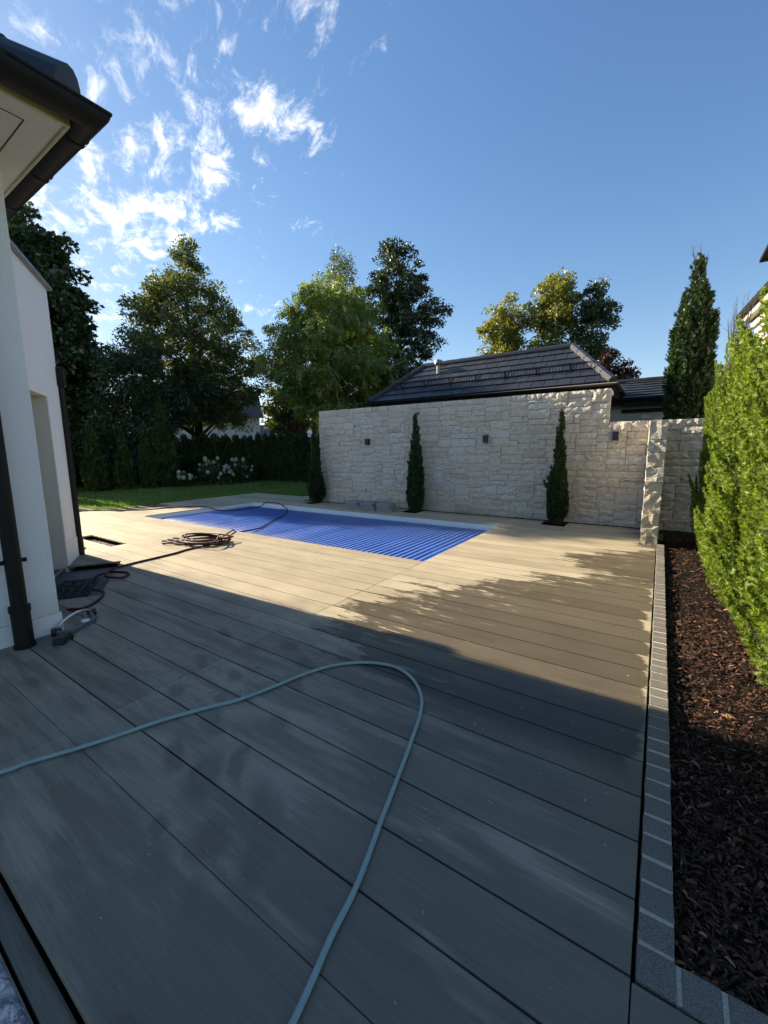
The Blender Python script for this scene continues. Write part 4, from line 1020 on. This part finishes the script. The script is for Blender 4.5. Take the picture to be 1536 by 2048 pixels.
# darker continuous stretch of the hedge behind the hydrangeas
for i in range(-9, 12):
    t = i/11; x, y = -21.4+t*2.5, 9.6+t*5.0
    plant('shade_hedge_thuja', hm, hc, MT['bark_dark'], (x, y, -.05), i*1.3, (1.25, 1.25, random.uniform(.96, 1.02)),
          'dark thuja of the shaded hedge behind the white hydrangeas', 'thuja', 'shaded hedge behind the hydrangeas')
cm_ = thuja_mesh('conical_crown', 3.1, .52, 9000, (SPF_V, SPF_F), .14, MT['hedge'], 61, 220, .55, .13, .80, 1.0, lean=.25); cc_ = thuja_core('conical_core', 2.8, .5, .8)
for i, (x, y, h_, w_, lab) in enumerate([(-19.6, 6.2, 3.1, .95, 'broad dark conifer beside the house corner at the left end of the lawn'), (-18.9, 7.25, 2.7, .75, 'second conifer from the house at the lawn edge'),
      (-18.6, 8.25, 2.45, .62, 'narrow green-tipped conifer in the middle of the left group'), (-18.5, 9.1, 2.7, .62, 'slim conifer just left of the tallest in the left group'),
      (-18.6, 9.95, 3.7, .98, 'tallest conifer of the left group, beside the hydrangeas'), (-19.3, 7.6, 2.2, .9, 'low bushy conifer behind the left group'), (-20.2, 5.2, 3.2, 1.1, 'dark conifer just showing beside the black downpipe of the house wing')]):
    plant('conical_conifer', cm_, cc_, MT['bark_dark'], (x, y, -.05), i*1.9, (w_, w_, h_/3.0), lab, 'conifer', 'conifers along the left side of the lawn')

# ------------------------------------------------------------------ trees
def tree(name, base, right, prof_, ncl, nleaf, leaf, lsize, cr, material, bark, tr, seed, label, cat='tree', droop=.0, up=.35, flat=.75, trunk_top=.85, hollow=.45, nlimb=26, lean=0.0):
    """trunk with limbs reaching into leaf clumps spread through a measured crown outline"""
    g = np.random.default_rng(seed); random.seed(seed)
    zs = np.array([p[0] for p in prof_][::-1]); off = np.array([p[1] for p in prof_][::-1]); rr = np.array([p[2] for p in prof_][::-1])
    rx, ry = right; base = np.array(base)
    zz = np.linspace(zs[0], zs[-1], 200); ri = np.interp(zz, zs, rr); wgt = ri**1.6+.02; wgt /= wgt.sum()
    zc = g.choice(zz, ncl, p=wgt)+g.normal(size=ncl)*.1; rc = np.interp(zc, zs, rr); oc = np.interp(zc, zs, off)
    an = g.random(ncl)*6.283; q = g.random(ncl)**hollow
    q = q*(.86+.20*np.sin(an*3+zc*1.7+seed)*np.sin(zc*2.3+seed*2)) if ncl > 1 else q
    rad = np.maximum(rc-cr*.38, rc*.4)*q
    C3 = np.stack([base[0]+rx*oc+rad*np.cos(an), base[1]+ry*oc+rad*np.sin(an), zc], 1)
    e = empty(name, (base[0], base[1], -.25), 0, label, cat)
    e0 = np.array([base[0], base[1], -.25])
    # leaves
    n = ncl*nleaf; ci = np.repeat(np.arange(ncl), nleaf); csz = cr*(.55+.8*g.random(ncl))
    d = g.normal(size=(n, 3)); d *= (g.random((n, 1))**.33)/np.linalg.norm(d, axis=1, keepdims=True)
    P = C3[ci]+d*csz[ci][:, None]*np.array([1, 1, flat])
    outw = P-np.stack([base[0]+rx*np.interp(P[:, 2], zs, off), base[1]+ry*np.interp(P[:, 2], zs, off), P[:, 2]-.6], 1)
    outw /= np.linalg.norm(outw, axis=1, keepdims=True)+1e-6
    axis = outw*.6+g.normal(size=(n, 3))*.6+np.array([0, 0, -droop]); hint = np.array([0, 0, 1.0])*up+outw*.4+g.normal(size=(n, 3))*.55
    S = lsize*(.6+.8*g.random(n))
    v, f = scatter(leaf[0], leaf[1], P-e0, frames(axis, hint), S)
    obj('crown', arr_mesh('crown', v, f, material), None, e)
    # trunk and limbs
    b = MB(); ztop = zs[0]+(zs[-1]-zs[0])*trunk_top; npt_ = 10; tp = []
    for i in range(npt_+1):
        t = i/npt_; z = -.25+(ztop+.25)*t; o_ = np.interp(z, zs, off) if z > zs[0] else off[0]*max(0, z)/max(zs[0], .1)
        tp.append(np.array([base[0]+rx*o_*1.0+g.normal()*.04*(z > .5), base[1]+ry*o_+g.normal()*.04*(z > .5), z]))
    trad = [tr*(1.25 if i == 0 else 1)*(1-.86*i/npt_) for i in range(npt_+1)]
    b.tube([p-e0 for p in tp], trad, 9)
    tz = np.array([p[2] for p in tp])
    order = g.permutation(ncl)[:nlimb*3]; mains = []
    for k, c in enumerate(order):
        p = C3[c]; dist = math.hypot(p[0]-base[0], p[1]-base[1])
        if k < nlimb:
            za = max(min(p[2]-.55*dist-.2, ztop*.96), max(zs[0]*.55, .6)); i = min(int(np.searchsorted(tz, za)), npt_); i = max(i, 1)
            tt = (za-tz[i-1])/(tz[i]-tz[i-1]); s0 = tp[i-1]*(1-tt)+tp[i]*tt; r0 = (trad[i-1]*(1-tt)+trad[i]*tt)*.55
        else:
            j = min(mains, key=lambda m_: np.linalg.norm(m_[0]-p)); s0 = j[0]; r0 = j[1]
        mid = s0*.45+p*.55+np.array([0, 0, .10*dist])+g.normal(size=3)*.12
        qs = [s0, s0*.7+mid*.3+g.normal(size=3)*.04, mid, p]
        b.tube([q_-Vector(e0) for q_ in catmull(qs, 3)], list(np.linspace(max(r0, .02), .009, 10)), 5, False)
        if k < nlimb: mains.append((mid, max(r0*.5, .016)))
    o = b.build('trunk', bark, e, smooth=True)
    return e
LEAF = (LEAF_V, LEAF_F); LONG = (LONG_V, LEAF_F); PIN = (PIN_V, PIN_F)
tree('chestnut_tree', (-25.99, 7.33), (.27, .96), [(12.96, .95, .45), (12.24, 1.05, 1.2), (11.16, 1.1, 1.8), (9.81, 1.1, 2.15), (8.4, .93, 2.4), (7.02, .98, 2.7), (5.59, .87, 2.9), (4.15, .75, 2.8), (2.69, .59, 2.4)],
     360, 150, LEAF, .22, .58, MT['chestnut'], MT['bark_dark'], .26, 3, 'tall dense dark green chestnut rising behind the house corner at the left', droop=.45, flat=.55)
tree('lime_tree', (-23.79, 14.77), (.53, .85), [(13.42, .34, .35), (12.55, .43, 1.35), (11.45, .33, 2.25), (10.3, 0, 3.2), (9.19, -.04, 3.9), (8.1, .3, 4.35), (6.96, .25, 4.5), (5.82, .28, 4.25), (4.65, .35, 4.0), (3.17, .28, 3.4)],
     600, 125, LEAF, .14, .52, MT['lime'], MT['bark_dark'], .30, 5, 'large cone-shaped lime tree with browning leaves behind the lawn hedge', droop=.25, flat=.7, nlimb=54, hollow=.42)
tree('acacia_tree', (-13.69, 17.22), (.78, .62), [(9.94, -.7, .8), (9.0, -.9, 2.0), (7.82, -.71, 3.1), (6.61, -.81, 3.5), (5.39, -.9, 3.7), (4.52, -.48, 3.5), (3.5, -.33, 2.8)],
     250, 26, PIN, .40, .62, MT['acacia'], MT['bark_dark'], .15, 8, 'light green feathery tree leaning left behind the left end of the stone wall', droop=.75, flat=.45, nlimb=40, trunk_top=.8, hollow=.42)
tree('birch_tree', (-20.21, 24.81), (.78, .63), [(15.68, -.06, .45), (14.45, .1, 1.75), (12.75, -.02, 2.5), (11.03, -.14, 3.2), (8.22, -.21, 3.3), (5.69, -.09, 3.0)],
     300, 90, LEAF, .135, .52, MT['birch'], MT['bark_pale'], .20, 9, 'tall grey-green drooping tree behind the feathery light green tree', droop=.9, flat=1.1, nlimb=34)
tree('oak_tree', (-16.03, 25.36), (.84, .53), [(15.02, -.76, .6), (14.44, .2, 2.1), (13.02, .1, 2.7), (11.41, .3, 3.1), (10.41, .9, 3.5), (9.43, .5, 3.3), (7.79, .2, 3.1), (6.1, .1, 2.9), (4.5, .0, 2.4)],
     330, 105, LEAF, .17, .52, MT['oak'], MT['bark_dark'], .24, 14, 'dark open-crowned oak with a branch stretching right above the pool house roof', droop=.1, flat=.65, nlimb=44, hollow=.55)
tree('robinia_tree', (-12.3, 38.4), (.97, .22), [(14.7, 0, .6), (13.7, -.1, 2.0), (12.2, -.2, 2.4), (10.9, 0, 1.9), (9.6, -.6, 2.5), (8.4, -.6, 2.8)], 110, 110, LEAF, .23, .66, MT['yellowing'], MT['bark'], .24, 17, 'left and yellowest of the trees standing behind the pool house roof', nlimb=24, hollow=.55)
tree('robinia_tree', (-8.7, 39.2), (.97, .22), [(16.2, 0, .7), (15.2, 0, 2.2), (13.7, .1, 2.7), (12.0, .1, 2.3), (10.4, -.1, 2.3), (8.8, 0, 2.6)], 120, 115, LEAF, .23, .68, MT['yellowing'], MT['bark'], .26, 19, 'tallest yellow-green tree behind the pool house roof', nlimb=24, hollow=.55)
tree('robinia_tree', (-5.6, 39.4), (.97, .22), [(15.0, .3, .6), (14.0, .4, 1.6), (12.7, .2, 2.0), (11.2, 0, 1.8), (9.6, .2, 1.8), (8.4, 0, 2.0)], 85, 110, LEAF, .22, .62, MT['birch'], MT['bark'], .22, 21, 'greener right hand tree of the group behind the pool house roof', nlimb=20, hollow=.6)
tree('copper_beech', (-3.0, 35.86), (1, .09), [(8.5, -1.0, .5), (7.9, -.72, 1.3), (7.15, -.5, 1.8), (6.24, -.4, 1.9), (5, -.4, 2.0)], 80, 110, LEAF, .20, .55, MT['copperleaf'], MT['bark_dark'], .18, 23, 'small dark red leaved tree right of the pool house ridge', nlimb=14)
tree('dark_shrub', (-21.75, 10.14), (.42, .91), [(6.75, .09, .6), (5.96, .27, 1.6), (4.79, .38, 2.2), (3.36, .22, 2.4), (1.66, -.03, 2.3), (.6, 0, 2.0)],
     270, 100, LONG, .22, .55, MT['shrub'], MT['bark_dark'], .12, 25, 'big dark shrub with long narrow leaves behind the left conifers', 'shrub', droop=.5, nlimb=24)
tree('dark_shrub', (-21.4, 13.2), (.5, .86), [(6.1, 0, .6), (5.2, .1, 1.5), (4.2, .1, 1.8), (3.2, 0, 1.7)], 100, 100, LONG, .22, .5, MT['shrub'], MT['bark_dark'], .09, 26, 'long-leaved shrub in front of the lime tree trunk', 'shrub', droop=.5, nlimb=18)
tree('dark_conifer', (-18.98, 17.77), (.68, .73), [(5.6, .13, .2), (4.5, .17, .75), (3.3, .12, 1.1), (1.9, .07, 1.1)], 95, 90, LONG, .15, .36, MT['thuja_dark'], MT['bark_dark'], .1, 28, 'small dark conifer behind the far hedge, left of the red shrub', 'conifer', droop=.3, nlimb=8)
tree('red_shrub', (-17.65, 17.7), (.71, .71), [(3.6, .05, .3), (3.05, .03, .6), (2.18, .05, .7), (1.4, 0, .7)], 30, 80, LEAF, .11, .3, MT['redleaf'], MT['bark_dark'], .05, 29, 'red leaved shrub peeping over the far hedge', 'shrub', nlimb=6)
tree('garden_tree', (-21.2, 19.6), (.67, .74), [(7.6, .2, .7), (6.4, .5, 1.7), (5.0, .5, 2.1), (3.6, .5, 2.1), (2.4, .4, 1.8)], 110, 95, LEAF, .16, .5, MT['lime'], MT['bark_dark'], .1, 30, 'small olive tree in the gap right of the big lime tree', nlimb=16)
tree('garden_tree', (-11.6, 18.8), (.8, .6), [(6.2, 0, .8), (5.0, 0, 1.7), (3.6, 0, 2.0), (2.2, 0, 1.8)], 110, 90, LEAF, .16, .5, MT['oak'], MT['bark_dark'], .1, 33, 'low dark tree just behind the left end of the stone wall', nlimb=14)
tree('garden_tree', (-29.5, 10.2), (.3, .95), [(9.0, 0, .8), (7.6, 0, 2.2), (6, 0, 2.9), (4, 0, 3.1), (2, 0, 2.8)], 190, 100, LEAF, .2, .6, MT['oak'], MT['bark_dark'], .2, 34, 'dark tree filling the gap between the chestnut and the lime tree', nlimb=20)
tree('added_shade_tree', (-38.5, 9.2), (.23, .97), [(18.2, 0, 1.5), (17.0, 0, 2.5), (15, 0, 3.1), (12, 0, 3.3), (8, 0, 3.4), (5, 0, 3.2)], 340, 120, LEAF, .30, .85, MT['oak'], MT['bark_dark'], .3, 36, 'dark tree added behind the chestnut at the left to shade the deck', nlimb=24)  # added for its shade on the far deck and wall, hidden behind the chestnut
tree('garden_tree', (-24.5, 28.5), (.7, .7), [(7.0, 0, .8), (5.8, 0, 2.2), (4.4, 0, 2.8), (3, 0, 2.8)], 130, 90, LEAF, .2, .6, MT['yellowing'], MT['bark'], .15, 35, 'sunny yellowish tree low in the gap between the lime and the feathery tree', nlimb=14)
# a far-off belt of trees along the horizon
def far_wood():
    g = np.random.default_rng(77); n = 16000; a = g.random(n)*2.0-1.9+math.pi/2+.35; rad_ = 62+g.random(n)*14
    hmax = 4.2+2.2*np.sin(a*17)+1.5*np.sin(a*41+1); z = g.random(n)*np.maximum(hmax, 1.5)
    P = np.stack([np.cos(a)*rad_, np.sin(a)*rad_, z], 1); v, f = scatter(LEAF_V, LEAF_F, P, frames(g.normal(size=(n, 3)), g.normal(size=(n, 3))), 1.0+.8*g.random(n))
    tag(obj('distant_wood', arr_mesh('distant_wood', v, f, MT['oak'])), 'distant belt of trees on the horizon beyond the gardens', 'wood', kind='stuff')
far_wood()

# hydrangeas
def hydrangea(x, y, r_, h_, nh_, seed, label):
    g = np.random.default_rng(seed); e = empty('hydrangea', (x, y, -.03), 0, label, 'hydrangea', 'white hydrangeas at the hedge')
    n = 900; d = g.normal(size=(n, 3)); d /= np.linalg.norm(d, axis=1, keepdims=True); d[:, 2] = np.abs(d[:, 2]); q = g.random((n, 1))**.4
    P = d*q*np.array([r_, r_, h_]); ax = d+g.normal(size=(n, 3))*.5; v, f = scatter(LEAF_V, LEAF_F, P, frames(ax, np.array([0, 0, 1.])+g.normal(size=(n, 3))*.4), .13*(.6+.7*g.random(n)))
    obj('foliage', arr_mesh('foliage', v, f, MT['hydrangea']), None, e)
    b = MB()
    for i in range(10):
        t = g.random()*6.28; b.tube([(0, 0, 0), (r_*.35*math.cos(t), r_*.35*math.sin(t), h_*.5), (r_*.7*math.cos(t), r_*.7*math.sin(t), h_*.8)], [.012, .009, .006], 4)
    b.build('stems', MT['bark_dark'], e)
    for i in range(nh_):
        t = g.random()*6.28; el = g.random()**.7; s = math.sqrt(1-el*el*.9)
        o = obj('flower_head', FLOWER, None, e); o.location = (r_*s*math.cos(t)*1.02, r_*s*math.sin(t)*1.02, h_*(el*.98+.05)); o.scale = [.55+.5*g.random()]*3; o.rotation_euler = (math.sin(t)*-.5*s, math.cos(t)*.5*s, t)
def flower_mesh():
    g = np.random.default_rng(5); n = 90; d = g.normal(size=(n, 3)); d /= np.linalg.norm(d, axis=1, keepdims=True)
    P = d*np.array([.075, .075, .10]); P[:, 2] += .05; sq = np.array([[-.5, 0, -.5], [.5, 0, -.5], [.5, 0, .5], [-.5, 0, .5]]); v, f = scatter(sq, np.array([[0, 1, 2], [0, 2, 3]]), P, frames(g.normal(size=(n, 3)), d), np.full(n, .034))
    return arr_mesh('flower_head', v, f, MT['petal'])
FLOWER = flower_mesh()
hydrangea(-17.9, 10.35, .42, .62, 10, 1, 'small hydrangea with a few cream flower heads, left of the other two')
hydrangea(-17.75, 11.75, .78, 1.20, 26, 2, 'hydrangea with the most open white flower heads, in the middle')
hydrangea(-17.5, 13.05, .82, 1.12, 24, 3, 'hydrangea with many small pale flower heads, nearest the slim hedge row')

# houses far behind
def far_house(name, c, rz_, L, W, H, rh, wm, rm, label):
    e = empty(name, (*c, -.2), rz_, label, 'house')
    MB().box(-L/2, L/2, -W/2, W/2, 0, H).build('wall', wm, e)
    m = MB(); m.quad((-L/2-.4, -W/2-.4, H), (L/2+.4, -W/2-.4, H), (L/2+.4, 0, H+rh), (-L/2-.4, 0, H+rh)); m.quad((-L/2-.4, 0, H+rh), (L/2+.4, 0, H+rh), (L/2+.4, W/2+.4, H), (-L/2-.4, W/2+.4, H))
    m.quad((-L/2, -W/2, H), (-L/2, 0, H+rh-.2), (-L/2, W/2, H)); m.quad((L/2, -W/2, H), (L/2, W/2, H), (L/2, 0, H+rh-.2)); m.build('roof', rm, e)
    for i in range(4):
        x = -L/2+L*(i+.5)/4; wd = MB().box(x-.55, x+.55, -W/2-.03, -W/2+.02, 1.3, 2.6).build('window', MT['band'], e); MB().box(x-.47, x+.47, -W/2-.035, -W/2-.031, 1.38, 2.52).build('pane', MT['glass'], wd)
far_house('white_house', (-38.5, 25.5), R(57), 9, 8, 4.9, 3.0, MT['white_wall'], MT['red_roof'], 'white house glimpsed through the lime tree branches')
far_house('bungalow', (-33.5, 32.0), R(48), 8, 7, 2.9, 1.6, MT['white_wall'], MT['tile'], 'low white house with a dark roof seen above the far hedge')
bh = empty('bird_house', (-13.72, 14.3, 0), R(35), 'small white bird house on a post over the far hedge beside the stone wall', 'bird house')
MB().box(-.015, .015, -.015, .015, -.1, 2.2).build('post', MT['wood'], bh)
MB().box(-.11, .11, -.10, .10, 2.2, 2.38).build('box', MT['white'], bh)
m = MB(); m.quad((-.16, -.15, 2.37), (.16, -.15, 2.37), (.0, -.15, 2.55)); m.quad((-.16, .15, 2.37), (0, .15, 2.55), (.16, .15, 2.37)); m.quad((-.16, -.15, 2.37), (0, -.15, 2.55), (0, .15, 2.55), (-.16, .15, 2.37)); m.quad((.16, -.15, 2.37), (.16, .15, 2.37), (0, .15, 2.55), (0, -.15, 2.55)); m.build('roof', MT['white'], bh)
m = MB(); m.tube([(0, -.101, 2.29), (0, -.104, 2.29)], .03, 12); m.build('entrance_hole', MT['lampb'], bh)

# ------------------------------------------------------------------ slab piles
def slab(x, y, z, rz_, lab, s=(.42, .32, .10)):
    b = MB().box(-s[0]/2, s[0]/2, -s[1]/2, s[1]/2, 0, s[2]); o = b.build('paving_slab', MT['slabc'], None, bevel=.006); o.location = (x, y, z); o.rotation_euler = (0, 0, rz_)
    tag(o, lab, 'paving slab', 'concrete slabs piled in pairs by the pool')
for (x, y, n_) in [(-6.80, 8.70, 'left'), (-6.30, 8.66, 'middle'), (-5.80, 8.70, 'right')]:
    r1, r2_ = random.uniform(-.1, .1)+.18, random.uniform(-.12, .12)-.16
    slab(x+.05, y-.03, .001, r1, 'lower concrete slab of the %s pile on the deck beyond the pool' % n_)
    slab(x, y+.02, .102, r2_, 'upper concrete slab of the %s pile on the deck beyond the pool' % n_)

# ------------------------------------------------------------------ hoses and small things
r_ = .0105
P = [(-3.1, -.15), (-2.75, .12), (-2.56, .43), (-2.53, .52), (-2.48, .62), (-2.42, .74), (-2.35, .91), (-2.28, 1.09), (-2.19, 1.26), (-2.08, 1.45), (-2.01, 1.66), (-1.95, 1.88), (-1.87, 2.06), (-1.76, 2.19), (-1.62, 2.28), (-1.45, 2.31), (-1.28, 2.24), (-1.14, 2.10), (-1.06, 1.94), (-.995, 1.73), (-.93, 1.50), (-.86, 1.24), (-.79, .99), (-.76, .81), (-.735, .70), (-.715, .60), (-.69, .45), (-.66, .32)]
pts = catmull([(x, y, r_+.001) for x, y in P], 6)
o = MB().tube(pts, r_, 12).build('garden_hose', MT['teal'], None, smooth=True); tag(o, 'teal green garden hose lying in a wide loop over the near boards', 'hose')
r_ = .0135
B1 = [(-5.0, 1.50, -.06), (-4.75, 1.48, 0), (-4.68, 1.57, 0), (-4.80, 1.74, 0), (-4.98, 1.86, 0), (-5.11, 1.89, 0), (-5.27, 1.87, -.01), (-5.50, 1.93, 0), (-5.77, 2.10, 0), (-5.83, 2.28, 0), (-5.64, 2.39, 0), (-5.49, 2.35, 0), (-5.42, 2.22, .01), (-5.59, 2.13, .03), (-5.86, 2.33, 0.02), (-6.02, 2.61, 0), (-6.05, 2.97, 0), (-6.08, 3.29, 0), (-6.15, 3.6, 0)]
coil = []
g = np.random.default_rng(12)
for i in range(64):
    t = i/64*2*math.pi*6.5+.4; k = int(t/(2*math.pi))
    ra, rb = .42+.08*math.sin(k*2.1), .24+.05*math.cos(k*1.7); sh = .10*math.sin(k*3.3); rot_ = .25+.35*math.sin(k*1.3)
    cx, cy = ra*math.cos(t)+sh, rb*math.sin(t); coil.append((-6.36+cx*math.cos(rot_)-cy*math.sin(rot_)-.05, 3.98+cx*math.sin(rot_)+cy*math.cos(rot_), .005+.012*k+.05*max(0, math.sin(t*.5+k))))
loops = []
for k, (dx_, dy_) in enumerate(((-.62, -.10), (-.66, .02), (-.60, -.20))): loops += [(-6.50, 3.80+k*.03, .03), (-6.36+dx_*.8, 3.75+dy_, .012), (-6.36+dx_*1.15, 3.82+dy_, .012), (-6.36+dx_*.85, 3.90+dy_, .015), (-6.50, 3.90, .03)]
B2 = [(-6.20, 4.15, .05), (-6.4, 4.35, .03), (-6.58, 4.55, .02), (-6.85, 4.90, .015), (-6.90, 5.0, -.05), (-7.02, 5.61, -.098), (-7.44, 6.32, -.098), (-8.05, 7.34, -.098), (-8.57, 7.91, -.098), (-8.9, 8.10, -.07), (-9.25, 8.24, .0), (-9.7, 8.28, 0), (-9.85, 8.20, -.01), (-9.80, 7.9, -.098), (-9.93, 6.95, -.098), (-10.3, 6.75, -.05), (-10.65, 6.75, 0), (-10.99, 6.49, 0), (-11.32, 5.95, 0), (-11.5, 5.41, 0), (-12.3, 4.85, 0), (-13.2, 4.2, 0)]
allp = [(x, y, z+r_) for x, y, z in B1+coil+loops+B2]
o = MB().tube(catmull(allp, 6), r_, 8).build('water_hose', MT['rust'], None, smooth=True); tag(o, 'long brown-red water hose, coiled on the deck and running over the pool cover', 'hose')

sp = empty('lawn_sprinkler', (-4.30, 1.36, 0), R(122), 'grey and black oscillating sprinkler lying against the house corner', 'sprinkler'); sp.scale = (1.15, 1.15, 1.15)
m = MB(); m.tube([(.16*math.cos(t), 0, .045+.05*math.sin(t)) for t in np.linspace(.1, math.pi-.1, 12)], .011, 10); m.build('spray_arm', MT['alu'], sp, smooth=True)
m = MB(); m.box(-.17, .10, -.105, -.065, .0, .035); m.build('motor_body', MT['gplast'], sp, bevel=.008)
m = MB(); m.tube([(-.16, -.085, .02), (-.20, -.03, .03), (-.17, .0, .04)], .014, 8); m.tube([(.09, -.085, .02), (.13, -.04, .03), (.16, 0, .045)], .014, 8); m.tube([(.02, -.08, .03), (.06, -.02, .06), (.08, 0, .09)], .012, 8); m.build('frame', MT['gplast'], sp, smooth=True)
for s in (-1, 1): m = MB(); m.tube([(s*.165, -.03, .03), (s*.20, 0, .03), (s*.165, .03, .035)], [.02, .03, .02], 10); m.build('foot', MT['rubber'], sp)
m = MB(); m.tube([(.0, -.085, .036), (.0, -.085, .046)], .028, 16); m.build('dial', MT['white'], sp)
m = MB(); m.tube([(-.17, -.085, .02), (-.205, -.10, .02)], .016, 10); m.build('tap_ring', MT['red'], sp)
m = MB(); m.tube([(-.205, -.10, .02), (-.24, -.115, .022)], .012, 10); m.obox((-.285, -.13, .028), (.058, .018, 0), (-.01, .034, 0), (0, 0, .026)); m.build('coupling', MT['rubber'], sp, bevel=.004)

o = MB().box(-.055, .055, -.022, .022, 0, .012).build('wood_offcut', MT['wood'], None, bevel=.002); o.location = (-1.065, .335, .001); o.rotation_euler = (0, 0, R(8)); tag(o, 'small brown wood offcut on the near edge of the deck', 'offcut')
fo = MB(); fo.box(-2.2, -1.27, -.6, .205, -.044, -.012); o = fo.build('foil_panel', MT['foil'], None, bevel=.015); tag(o, 'corner of a silvery foil-faced panel at the lower left edge', 'panel')
def leaf_obj(x, y, z, s, rz_, lab):
    m = MB(); n_ = 8
    L_ = [(-.5, 0, .0), (-.25, .2, .10), (.1, .25, .14), (.5, 0, .05), (.1, -.25, .03), (-.25, -.2, .02)]
    m.v = [(a*s, b*s, c*s) for a, b, c in L_]+[(0, 0, .01*s)]; m.f = [(6, i, (i+1) % 6) for i in range(6)]
    o = m.build('fallen_leaf', MT['dryleaf']); o.location = (x, y, z); o.rotation_euler = (0, 0, rz_); tag(o, lab, 'leaf', 'fallen leaves'); return o
leaf_obj(-.06, 5.42, .004, .07, .6, 'curled dry leaf on the wet boards near the kerb')
def litter():
    n = 420; x = -4.0+RNG.random(n)*4.0; y = .3+RNG.random(n)**1.2*3.2; s = .0016+.0035*RNG.random(n)**3; a = RNG.random(n)*6.28
    k = (x > -4.2); v = np.zeros((n, 4, 3)); st_ = 1+2*RNG.random(n)
    for q, (ux, uy) in enumerate(((-1, -.5), (1, -.4), (1.2, .5), (-.8, .6))):
        v[:, q] = np.stack([x+s*st_*ux*np.cos(a)-s*uy*np.sin(a), y+s*st_*ux*np.sin(a)+s*uy*np.cos(a), .0025+s*.5*(q % 2)], 1)
    tag(obj('deck_litter', arr_mesh('deck_litter', v.reshape(-1, 3), np.arange(n*4).reshape(-1, 4), MT['debris'])), 'pale specks of sawdust and plant bits strewn over the near boards', 'litter', kind='stuff')
litter()
def dry_sprigs():
    n = 16; tv, tf = SPR_V, SPR_F; P = np.stack([.30+RNG.random(n)*.75, 1.55+RNG.random(n)*2.6, np.full(n, -.035)], 1); P[:3] = [[.50, 1.62, -.03], [.62, 1.68, -.03], [.56, 1.9, -.03]]
    a = RNG.random(n)*6.28; ax = np.stack([np.cos(a), np.sin(a), .12+.2*RNG.random(n)], 1); v, f = scatter(tv, tf, P, frames(ax, np.array([0, 0, 1.])+RNG.normal(size=(n, 3))*.3), .05+.06*RNG.random(n))
    tag(obj('dry_sprigs', arr_mesh('dry_sprigs', v, f, MT['dryleaf'])), 'dry brown thuja sprigs fallen on the bark mulch', 'sprigs', kind='stuff')
dry_sprigs()
